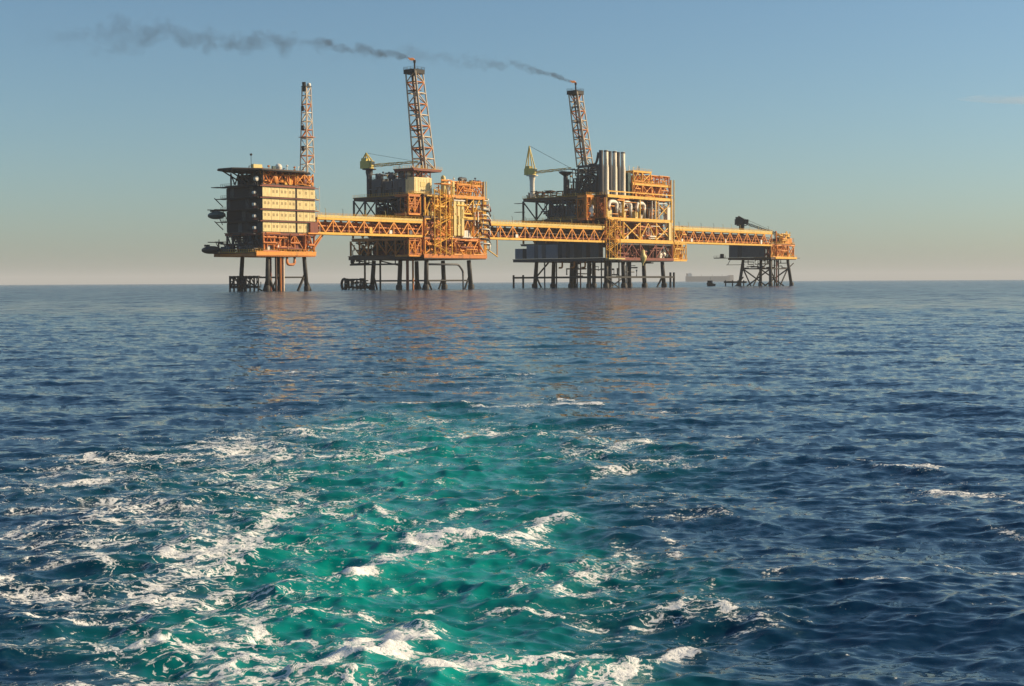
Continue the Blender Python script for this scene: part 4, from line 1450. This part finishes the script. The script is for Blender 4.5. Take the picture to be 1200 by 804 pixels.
# ---- wellhead platform (right)
plan(*PLAN[C4])
E_ = empty('wellhead_platform', C4, AXIS)
tag(E_, 'small rightmost platform on braced legs at the end of the last bridge', 'platform')
jacket(E_, (1.2, 16.5), (1.2, 20.0), 14.8, 1.7, 9.5, 2.0)
for y in (1.2, 20.0):
    bar(E_, 'brace', (1.2, y, 9.3), (8.8, y, -1.5), .75, 'jacket')
    bar(E_, 'brace', (16.5, y, 9.3), (8.8, y, -1.5), .75, 'jacket')
    bar(E_, 'brace', (16.5, y, 9.3), (20.5, y - 1, 12.5), .6, 'jacket')
for x in (1.2, 16.5):
    bar(E_, 'brace', (x, 1.2, 9.3), (x, 20, -1.5), .75, 'jacket')
    bar(E_, 'brace', (x, 20, 9.3), (x, 1.2, -1.5), .73, 'jacket')
bar(E_, 'brace', (1.2, 20, 5), (1.2, 27, -1.5), .7, 'jacket')
for k, (x, y) in enumerate(((5.5, 1.6), (7.2, 1.6), (8.9, 1.6), (5.5, 5), (7.2, 5))):
    bar(E_, 'conductor', (x, y, -3), (x, y, 15), .75, 'oxide' if k % 2 else 'jacket')
beam(E_, 'landing_beam', (-.8, 16, 2.2), (-.8, 32, 2.2), .6, 'jacket', 1.0)
for y in (18, 22, 26, 31):
    bar(E_, 'fender_post', (-.8, y, -2), (-.8, y, 3.2), .7, 'jacket')
deck(E_, -.8, 22.0, -.8, 29.5, 15.6, 'brown', .9, rail='fr', edge='brown')
block(E_, 'side_gangway', (-2.6, 29.6, 15.3), (0, 38, 15.6), 'jacket')
handrail(E_, [(-2.6, 38, 15.6), (-2.6, 29.6, 15.6)], 'dark_grey')
block(E_, 'gangway_winch', (-2.4, 32, 15.6), (-1.0, 33.6, 17.8), 'jacket')
block(E_, 'underdeck_walkway', (-1.5, 18, 11.6), (0, 30, 11.85), 'jacket')
bar(E_, 'hanger', (-.8, 29.5, 11.8), (-.8, 27, 15.3), .35, 'jacket')
R_ = random.Random(8)
for j in range(8):
    y0_ = 4.2 + j * 3.1
    pn = MB().box((-.35, y0_ + .05, 15.7), (-.1, y0_ + 3.05, 22.3))
    for i in range(4):
        pn.box((-.44, y0_ + .25 + i * .75, 15.9), (-.351, y0_ + .6 + i * .75, 22.1))
    pn.build('siding_panel', R_.choice(['grey', 'grey', 'dark_grey']), E_)
deck(E_, -.3, 21.0, -.3, 29.2, 23.0, 'brown', .7, rail='fr', edge='rust_orange')
bays(E_, 'x', 0.2, .6, 20.6, 15.7, 22.2, 4, 'orange', 'AX', .6, .8)
bays(E_, 'y', 0.2, .6, 4, 15.7, 22.2, 1, 'oxide', 'X', .6, .8)
block(E_, 'bulkhead', (3, 5, 15.7), (20, 5.3, 22), 'rust_orange')
clutter(E_, 2, 20.5, .6, 4.8, 15.7, 5.5, 12, ['orange', 'yellow', 'pale_yellow', 'rust_orange', 'oxide'], 71)
clutter(E_, 6, 20.5, .6, 8, 23.1, 3.0, 7, ['oxide', 'orange', 'rust_orange'], 72)
beam(E_, 'fascia', (3, -1.0, 15.3), (22, -1.0, 15.3), .25, 'yellow', 1.0)
for s in (-1, 1):
    bar(E_, 'helipad_strut', (16 + s * 4.2, 2, 23.1), (16.5, 2, 30.0), .6, 'yellow')
block(E_, 'vent_house', (12.0, 1.2, 23.1), (20.5, 5.2, 26.3), 'orange')
block(E_, 'vent_house', (14.2, 1.4, 26.3), (18.6, 4.8, 28.2), 'yellow')
block(E_, 'outrigger', (21.0, -.5, 15.2), (25.5, 2.5, 15.5), 'brown')
pipe(E_, [(3.2, -.9, 29.5), (3.8, -.9, 29.5), (3.8, -.9, 16)], .35, 'rust_orange')

pipework(E_, (1, -.6, 15.8), (21, 4.6, 22.6), 40, .26, 'orange', 351)
pipework(E_, (8, .2, 23.2), (21, 6, 28.5), 30, .24, 'yellow', 352)
pipework(E_, (-1, 2, 10), (20, 22, 15), 22, .26, 'jacket', 353)
roof_spikes(E_, 10, 21, 0, 6, 26, 8, 354, 3.4)


plan(1, 1)
# ------------------------------------------------------------------ bridges between the platforms
def bridge(name, c, x0, x1, z0, z1, nb, label, inner):
    t = empty(name, Vector(c) + RA @ Vector((x0, 0, z0)), AXIS)
    tag(t, label, 'bridge', 'bridges linking the platforms')
    ln, h, wd = x1 - x0, z1 - z0, 4.4
    st = ln / nb
    for y in (0.0, wd):
        beam(t, 'bottom_chord', (0, y, .45), (ln, y, .45), .55, 'yellow', .9)
        beam(t, 'top_chord', (0, y, h - 2.0), (ln, y, h - 2.0), .55, 'yellow', .9)
        for k in range(nb + 1):
            if k in (0, nb) or k % 2 == 0:
                beam(t, 'post', (k * st, y, .9), (k * st, y, h - 2.45), .34, 'orange')
        for k in range(nb):
            a, b = (k * st, (k + 1) * st)
            p, q = ((a, y, .9), (b, y, h - 2.45)) if k % 2 else ((a, y, h - 2.45), (b, y, .9))
            beam(t, 'diagonal', p, q, .42, 'orange' if y == 0 else 'rust_orange')
    jo = MB()
    k = .6
    while k < ln - .5:
        jo.box((k, .3, .2), (k + .25, wd - .3, .5))
        jo.box((k, .3, h - 2.2), (k + .25, wd - .3, h - 1.9))
        k += 2.4
    jo.build('cross_beams', 'rust_orange', t)
    block(t, 'walkway', (0, .3, h - 1.85), (ln, wd - .3, h - 1.7), 'rust_orange')
    block(t, 'toe_plate', (0, -.36, h - 1.5), (ln, -.28, h - .75), 'pale_yellow')
    handrail(t, [(0, -.32, h - 1.2), (ln, -.32, h - 1.2)], 'yellow', 1.2)
    handrail(t, [(0, wd + .3, h - 1.2), (ln, wd + .3, h - 1.2)], 'yellow', 1.2)
    for j, (y, z, r, m) in enumerate(((1.0, 1.5, .5, inner[0]), (2.2, 1.35, .42, inner[1]), (3.3, 1.6, .6, inner[0]), (1.4, 3.2, .38, inner[1]), (3.0, 3.3, .45, inner[0]), (2.2, 4.5, .3, inner[1]))):
        bar(t, 'pipeline', (-.5, y, z), (ln + .5, y, z), r * 2, m)
    rl = random.Random(int(ln))
    k = 4.0
    while k < ln - 3:
        lp = MB().tube([(k, -.3, h - 1.2), (k, -.3, h + 1.6), (k + .2, .5, h + 1.8)], .09, 5)
        lp.build('lamp_post', 'pale_yellow' if rl.random() < .5 else 'grey', t)
        if rl.random() < .5:
            block(t, 'junction_box', (k + 2, -.42, 1.0), (k + 2 + rl.uniform(.6, 1.8), -.3, 1.0 + rl.uniform(.8, 2.2)), rl.choice(['white', 'grey', 'oxide', 'yellow']))
        k += rl.uniform(8, 13)
    block(t, 'cable_tray', (0, 3.9, 1.2), (ln, 4.1, h - 3.0), inner[1])
    return t


bridge('connecting_bridge', C1, 26.2, 82.0, 20.9, 28.9, 14, 'orange truss bridge between the leftmost platform and the second', ('oxide', 'rust_orange'))
bridge('connecting_bridge', C2, 38.4, 120.6, 20.9, 29.2, 20, 'long orange truss bridge between the second platform and the third', ('oxide', 'brown'))
bridge('connecting_bridge', C3, 56.2, 150.2, 21.6, 30.4, 22, 'orange truss bridge leading to the small rightmost platform', ('rust_orange', 'oxide'))
plan(*PLAN[C1])
bar(A, 'bridge_support', (20.8, 2.2, 15.0), (25.0, 2.2, 20.7), .8, 'rust_orange')
bar(A, 'bridge_support', (20.8, .4, 17.5), (23.6, .4, 20.7), .6, 'orange')

plan(1, 1)
# ------------------------------------------------------------------ flare towers
def flare(c, base, top, wb, wt, label, nb):
    t = empty('flare_tower', on(c, *base), AXIS)
    tag(t, label, 'flare tower', 'flare towers')
    d = RA.transposed() @ (on(c, *top) - on(c, *base))
    lattice_tower(t, (0, 0, 0), d, wb, wt, nb, ['pale_steel', 'pale_steel', 'rust_orange'], .66, .46, 0.12)
    # the upper legs are bleached and sooty: panels of pipe and ladder run up inside
    MB().tube([(0.5, 0, 0), d + Vector((.5, 0, 0))], .42, 8).build('flare_riser', 'pale_steel', t, True)
    MB().tube([(-.8, .6, 0), d + Vector((-.8, .6, 0))], .4, 6).build('ladder', 'dark_grey', t, True)
    s = wt * .62
    hd = MB().box((d.x - s, d.y - s, d.z), (d.x + s, d.y + s, d.z + .45))
    hd.build('head_platform', 'black', t)
    handrail(t, [(d.x - s, d.y - s, d.z + .45), (d.x + s, d.y - s, d.z + .45), (d.x + s, d.y + s, d.z + .45), (d.x - s, d.y + s, d.z + .45), (d.x - s, d.y - s, d.z + .45)], 'black')
    block(t, 'heat_shield', (d.x - s, d.y - s, d.z - 1.1), (d.x + s, d.y + s, d.z - .02), 'black')
    for f in (.2, .4, .6, .8):
        p = d * f
        w = (wb + (wt - wb) * f) * .5
        block(t, 'rest_platform', (p.x - w, p.y - w, p.z), (p.x + w * .2, p.y + w, p.z + .3), 'dark_grey')
    MB().lathe((d.x + .3, d.y, d.z + .4), [(.32, 0), (.32, 3.0), (.55, 3.3), (.55, 4.2), (.4, 4.2)], 10).build('flare_tip', 'black', t, True)
    return Vector(on(c, *base)) + RA @ (d + Vector((.3, 0, 4.6)))


TIP1 = flare(C2, (9.0, 14.0, 49.0), (4.4, 14.0, 88.4), 6.4, 4.9, 'taller flare tower, leaning left over the second platform', 9)
TIP2 = flare(C3, (5.5, 21.0, 57.0), (-.6, 21.0, 91.6), 5.6, 4.6, 'shorter flare tower, leaning left beside the exhaust stacks of the third platform', 8)

# ------------------------------------------------------------------ pedestal cranes
def crane(c, base, ph, boom_ang, boom_len, boom_rise, mats, label, mast=7.0):
    t = empty('pedestal_crane', on(c, *base), AXIS)
    tag(t, label, 'crane', 'pedestal cranes')
    MB().lathe((0, 0, 0), [(1.15, 0), (1.15, ph * .75), (1.5, ph * .9), (1.5, ph)], 16).build('pedestal', mats[0], t, True)
    MB().lathe((0, 0, ph), [(0, 0), (2.9, 0), (2.9, .35), (0, .35)], 18).build('service_platform', mats[0], t)
    ca, sa = math.cos(boom_ang), math.sin(boom_ang)

    def L3(a, b, z):
        return Vector((a * ca - b * sa, a * sa + b * ca, z))
    hs = MB()
    for lo, hi in (((-3.6, -1.6, ph + .5), (1.2, 1.6, ph + 3.6)), ((-3.2, -1.3, ph + 3.6), (-.6, 1.3, ph + 4.8))):
        b = len(hs.v)
        hs.v += [tuple(L3(x, y, z)) for x in (lo[0], hi[0]) for y in (lo[1], hi[1]) for z in (lo[2], hi[2])]
        hs.f += [tuple(b + i for i in q) for q in ((0, 1, 3, 2), (4, 6, 7, 5), (0, 4, 5, 1), (2, 3, 7, 6), (0, 2, 6, 4), (1, 5, 7, 3))]
    hs.build('machine_house', mats[1], t)
    cb = MB()
    lo, hi = (1.2, -2.4, ph + .9), (3.2, -.4, ph + 3.4)
    cb.v += [tuple(L3(x, y, z)) for x in (lo[0], hi[0]) for y in (lo[1], hi[1]) for z in (lo[2], hi[2])]
    cb.f += [(0, 1, 3, 2), (4, 6, 7, 5), (0, 4, 5, 1), (2, 3, 7, 6), (0, 2, 6, 4), (1, 5, 7, 3)]
    cab = cb.build('cab', mats[1], t)
    w = MB()
    lo, hi = (3.2, -2.3, ph + 1.8), (3.28, -.5, ph + 3.2)
    w.v += [tuple(L3(x, y, z)) for x in (lo[0], hi[0]) for y in (lo[1], hi[1]) for z in (lo[2], hi[2])]
    w.f += [(0, 1, 3, 2), (4, 6, 7, 5), (0, 4, 5, 1), (2, 3, 7, 6), (0, 2, 6, 4), (1, 5, 7, 3)]
    w.build('window', 'glass', cab)
    top = L3(-1.6, 0, ph + 3.6 + mast)
    for y in (-1.2, 1.2):
        bar(t, 'gantry_leg', L3(-3.2, y, ph + 3.4), top, .55, mats[1])
        bar(t, 'gantry_leg', L3(1.0, y, ph + 3.4), top, .55, mats[1])
    foot = L3(1.4, 0, ph + 1.6)
    tip = L3(1.4 + boom_len, 0, ph + 1.6 + boom_rise)
    d = (tip - foot)
    n = max(5, int(d.length / 2.2))
    u = d.normalized()
    sd = Vector((-sa, ca, 0))
    vv = u.cross(sd) * -1
    if vv.z < 0:
        vv = -vv

    def cor(k, f):
        w_ = .75 * (1 - .55 * f) * (min(1, f * 6 + .35))
        s1, s2 = ((-1, -1), (1, -1), (1, 1), (-1, 1))[k]
        return foot + d * f + sd * (s1 * w_) + vv * (s2 * w_)
    for k in range(4):
        bar(t, 'boom_chord', cor(k, 0), cor(k, 1), .26, mats[2])
    for i in range(n):
        for k in range(4):
            a, b = (k, (k + 1) % 4) if (i + k) % 2 else ((k + 1) % 4, k)
            bar(t, 'boom_lacing', cor(a, i / n), cor(b, (i + 1) / n), .16, mats[2])
    for y in (-.5, .5):
        bar(t, 'pendant_cable', top + sd * y, tip + sd * y * .5, .09, 'black')
    bar(t, 'hoist_cable', tip, tip - Vector((0, 0, 3.5)), .1, 'black')
    MB().lathe(tuple(tip - Vector((0, 0, 4.3))), [(0, 0), (.45, .15), (.45, .8), (0, .95)], 10).build('hook_block', 'yellow', t)
    return t


crane(C2, (2.0, 47.5, 38.2), 11.6, -math.pi / 2 + .12, 24, .4, ('dark_grey', 'lime', 'lime'), 'yellow green pedestal crane at the far left of the second platform', 3.4)
crane(C3, (2.0, 57.0, 43.2), 11.0, -math.pi / 2 + .1, 21, 1.0, ('white', 'lime', 'lime'), 'yellow green crane with a pointed top at the far left of the third platform', 11.0)
crane(C4, (1.6, 21.5, 23.0), 10.2, -math.pi * .25, 25.5, -8.6, ('jacket', 'black', 'black'), 'black crane with its boom sloping down over the rightmost platform', 1.6)

# ------------------------------------------------------------------ boats at the platforms
def workboat(loc, ang, s, label):
    t = empty('workboat', loc, ang)
    tag(t, label, 'boat')
    n = 12
    hull = MB()
    secs = []
    for k in range(9):
        f = k / 8
        w = (1.9 if f < .6 else 1.9 * (1 - ((f - .6) / .4) ** 2)) * s
        zk = (-.4 + .9 * max(0, f - .5) ** 2 * 2) * s
        zt = (1.3 + 1.0 * f * f) * s
        secs.append((f * 12 * s - 6 * s, max(w, .06), zk, zt))
    for x, w, zk, zt in secs:
        hull.v += [(x, -w, zt), (x, -w * .82, zk + .5 * s), (x, 0, zk), (x, w * .82, zk + .5 * s), (x, w, zt)]
    for i in range(8):
        for k in range(4):
            hull.f.append((i * 5 + k, i * 5 + k + 1, i * 5 + 5 + k + 1, i * 5 + 5 + k))
        hull.f.append((i * 5 + 4, i * 5, i * 5 + 5, i * 5 + 9))
    hull.f.append((0, 1, 2, 3, 4))
    hull.build('hull', 'black', t)
    wh = block(t, 'wheelhouse', (-.5 * s, -1.2 * s, 1.45 * s), (2.6 * s, 1.2 * s, 3.3 * s), 'dark_grey')
    block(t, 'window', (2.6 * s, -1.0 * s, 2.3 * s), (2.66 * s, 1.0 * s, 3.0 * s), 'glass')
    MB().tube([(0.5 * s, 0, 3.3 * s), (.5 * s, 0, 5.2 * s)], .08 * s, 5).build('mast', 'black', t)
    return t


workboat(on(C4, -6.5, 37, 0), AXIS + math.radians(200), .95, 'small black workboat floating left of the rightmost platform')

# far tanker, almost lost in the haze
S_ = empty('tanker_ship', (955, 7000, 0), math.radians(4))
tag(S_, 'long pale ship on the horizon behind the last bridge', 'ship')
hull = MB()
prof = []
for k in range(13):
    f = k / 12
    w = 18 * (1 if .12 < f < .82 else (.75 + f * 2.0 if f <= .12 else max(.05, 1 - ((f - .82) / .18) ** 2)))
    x = f * 232 - 116
    hull.v += [(x, -w, 26 + (5 if f > .9 else 0)), (x, -w * .9, 0), (x, -w * .6, -4), (x, w * .6, -4), (x, w * .9, 0), (x, w, 26 + (5 if f > .9 else 0))]
for i in range(12):
    for k in range(5):
        hull.f.append((i * 6 + k, i * 6 + k + 1, i * 6 + 7 + k, i * 6 + 6 + k))
    hull.f.append((i * 6 + 5, i * 6, i * 6 + 6, i * 6 + 11))
hull.f.append((0, 1, 2, 3, 4, 5))
hull.build('hull', 'hull', S_)
block(S_, 'superstructure', (-108, -16, 26), (-90, 16, 38), 'white')
block(S_, 'bridge_wing', (-102, -18, 38), (-94, 18, 41), 'white')
block(S_, 'funnel', (-114, -4, 26), (-109, 4, 40), 'hull')
for x in (-40, 12, 60):
    MB().tube([(x, 0, 26), (x, 0, 34)], .8, 6).build('deck_post', 'hull', S_)



# ------------------------------------------------------------------ flames, smoke and haze
def flame(tip, ln, label):
    mb = MB()
    pts, rad = [], []
    for k in range(9):
        f = k / 8
        pts.append((-ln * f, 0.1 * math.sin(5 * f), ln * .32 * f + .15 * math.sin(7 * f)))
        rad.append(.16 + .55 * math.sin(math.pi * min(1, f * .95 + .04)) ** .8 * (1 - .55 * f))
    mb.tube(pts, rad, 10)
    o = mb.build('gas_flame', 'flame', None, True)
    o.location = tip
    tag(o, label, 'flame', 'flames at the flare tips')
    return o


fm, N_, L_, P_ = nodes_of('burning_gas')
P_.inputs['Base Color'].default_value = (.3, .08, .02, 1)
P_.inputs['Emission Color'].default_value = (1.0, .36, .10, 1)
P_.inputs['Emission Strength'].default_value = .3
M['flame'] = fm
plan(1, 1)
flame(TIP1, 2.6, 'small orange flame blown left at the tip of the taller flare tower')
flame(TIP2, 2.6, 'small orange flame blown left at the tip of the shorter flare tower')


def smoke(tip, ln, rise, dens, far, label, seed, rmax):
    """A plume drifting left: closed tube mesh in its own axes (x = downwind metres) filled with uneven smoke."""
    mb = MB()
    pts, rad = [], []
    for k in range(25):
        f = k / 24
        pts.append((ln * f, 0, rise * (1 - math.exp(-2.6 * f)) + 0.6 * math.sin(9 * f)))
        rad.append(1.6 + (rmax * 1.35 - 1.0) * f ** .5)
    mb.tube(pts, rad, 14)
    m = bpy.data.materials.new('flare_smoke')
    m.use_nodes = True
    N, L = m.node_tree.nodes, m.node_tree.links
    N.clear()
    out = N.new('ShaderNodeOutputMaterial')
    pv = N.new('ShaderNodeVolumePrincipled')
    pv.inputs['Color'].default_value = (.10, .10, .10, 1)
    pv.inputs['Anisotropy'].default_value = 0.2
    tc = N.new('ShaderNodeTexCoord')
    sep = N.new('ShaderNodeSeparateXYZ')
    L.new(tc.outputs['Object'], sep.inputs[0])

    def mth(op, a, b=None, clamp=False):
        n = N.new('ShaderNodeMath')
        n.operation = op
        n.use_clamp = clamp
        for i, v in enumerate((a, b)):
            if v is None:
                continue
            if isinstance(v, (int, float)):
                n.inputs[i].default_value = v
            else:
                L.new(v, n.inputs[i])
        return n.outputs[0]
    f = mth('DIVIDE', sep.outputs[0], ln, True)

    def noise(vec, sc, det, rough=.6):
        n = N.new('ShaderNodeTexNoise')
        n.inputs['Scale'].default_value = sc
        n.inputs['Detail'].default_value = det
        n.inputs['Roughness'].default_value = rough
        L.new(vec, n.inputs['Vector'])
        return n

    def vmath(op, a, b):
        n = N.new('ShaderNodeVectorMath')
        n.operation = op
        L.new(a, n.inputs[0])
        if isinstance(b, tuple):
            n.inputs[1].default_value = b
        elif op == 'SCALE':
            L.new(b, n.inputs['Scale'])
        else:
            L.new(b, n.inputs[1])
        return n.outputs[0]
    mp = N.new('ShaderNodeMapping')
    mp.inputs['Location'].default_value = (seed, seed * .37, 0)
    L.new(tc.outputs['Object'], mp.inputs[0])
    # eddies: the plume is pushed about, more so downwind
    sway = vmath('SUBTRACT', noise(mp.outputs[0], .075, 3.0).outputs['Color'], (.5, .5, .5))
    roll_ = vmath('SUBTRACT', noise(mp.outputs[0], .38, 3.0).outputs['Color'], (.5, .5, .5))
    sf = mth('SQRT', f)
    q = vmath('ADD', vmath('ADD', tc.outputs['Object'], vmath('SCALE', sway, mth('MULTIPLY', sf, rmax * 2.2))), vmath('SCALE', roll_, mth('MULTIPLY', mth('ADD', sf, .12), 5.0)))
    sq = N.new('ShaderNodeSeparateXYZ')
    L.new(q, sq.inputs[0])
    zc = mth('MULTIPLY', mth('SUBTRACT', 1.0, mth('EXPONENT', mth('MULTIPLY', f, -2.6))), rise)
    dz = mth('SUBTRACT', sq.outputs[2], zc)
    rr = mth('SQRT', mth('ADD', mth('MULTIPLY', dz, dz), mth('MULTIPLY', sq.outputs[1], sq.outputs[1])))
    rad_ = mth('ADD', .55, mth('MULTIPLY', sf, rmax * .52))
    rim = mth('SUBTRACT', 1.0, mth('DIVIDE', rr, rad_), True)
    puff = noise(mp.outputs[0], .21, 5.0, .66).outputs['Fac']
    lump = mth('MULTIPLY', mth('SUBTRACT', mth('ADD', puff, mth('MULTIPLY', rim, .30)), .56), 6.0, True)
    fall = mth('ADD', mth('EXPONENT', mth('MULTIPLY', f, -ln / 9.0)), mth('MULTIPLY', mth('EXPONENT', mth('MULTIPLY', f, -1.5)), far))
    ends = mth('MULTIPLY', mth('SUBTRACT', 1.0, f), 3.0, True)
    d = mth('MULTIPLY', mth('MULTIPLY', mth('MULTIPLY', lump, fall), mth('MULTIPLY', ends, mth('MULTIPLY', rim, 4.0, True))), dens)
    L.new(d, pv.inputs['Density'])
    L.new(pv.outputs[0], out.inputs['Volume'])
    me = bpy.data.meshes.new('smoke_plume')
    me.from_pydata(mb.v, [], mb.f)
    me.update()
    me.materials.append(m)
    o = bpy.data.objects.new('smoke_plume', me)
    COL.objects.link(o)
    o.location = tip + Vector((-1.9, 0, .6))
    o.rotation_euler.z = math.radians(176)
    tag(o, label, 'smoke', kind='stuff')
    return o


smoke(TIP1, 165, 13.5, 1.5, .062, 'thin dark smoke trailing left from the taller flare tower', 3.7, 15.0)
smoke(TIP2, 125, 17.0, 1.2, .045, 'faint dark smoke trailing left from the shorter flare tower', 23.1, 10.5)

hz = MB().box((-27000, -27000, -6), (27000, 27000, 140))
me = bpy.data.meshes.new('haze')
me.from_pydata(hz.v, [], hz.f)
me.update()
hm = bpy.data.materials.new('sea_haze')
hm.use_nodes = True
hm.node_tree.nodes.clear()
ho = hm.node_tree.nodes.new('ShaderNodeOutputMaterial')
hv = hm.node_tree.nodes.new('ShaderNodeVolumePrincipled')
hv.inputs['Color'].default_value = (.92, .94, .96, 1)
hv.inputs['Density'].default_value = 0.00009
hv.inputs['Anisotropy'].default_value = 0.0
hm.node_tree.links.new(hv.outputs[0], ho.inputs['Volume'])
me.materials.append(hm)
haze = bpy.data.objects.new('haze', me)
COL.objects.link(haze)
tag(haze, 'pale haze over the sea', 'haze', kind='stuff')

# one thin streak of cloud high above the haze
cl = MB().lathe((0, 0, 0), [(0, -1), (.5, -.85), (.85, -.5), (1, 0), (.85, .5), (.5, .85), (0, 1)], 24)
me = bpy.data.meshes.new('cloud')
me.from_pydata([(x * 900, y * 260, z * 46) for x, y, z in cl.v], [], cl.f)
me.update()
cm = bpy.data.materials.new('thin_cloud')
cm.use_nodes = True
N, L = cm.node_tree.nodes, cm.node_tree.links
N.clear()
co = N.new('ShaderNodeOutputMaterial')
cv = N.new('ShaderNodeVolumePrincipled')
cv.inputs['Color'].default_value = (.97, .97, .97, 1)
tc = N.new('ShaderNodeTexCoord')
mp = N.new('ShaderNodeMapping')
mp.inputs['Scale'].default_value = (.0025, .006, .016)
L.new(tc.outputs['Object'], mp.inputs[0])
nz = N.new('ShaderNodeTexNoise')
nz.inputs['Scale'].default_value = 1.0
nz.inputs['Detail'].default_value = 4.0
L.new(mp.outputs[0], nz.inputs['Vector'])
rg = N.new('ShaderNodeMapRange')
rg.inputs[1].default_value = .42
rg.inputs[2].default_value = .75
rg.inputs[4].default_value = .0030
L.new(nz.outputs['Fac'], rg.inputs[0])
L.new(rg.outputs[0], cv.inputs['Density'])
L.new(cv.outputs[0], co.inputs['Volume'])
me.materials.append(cm)
cloud = bpy.data.objects.new('cloud', me)
COL.objects.link(cloud)
cloud.location = (4550, 12000, 1490)
tag(cloud, 'faint pale streak of cloud in the upper right sky', 'cloud', kind='stuff')
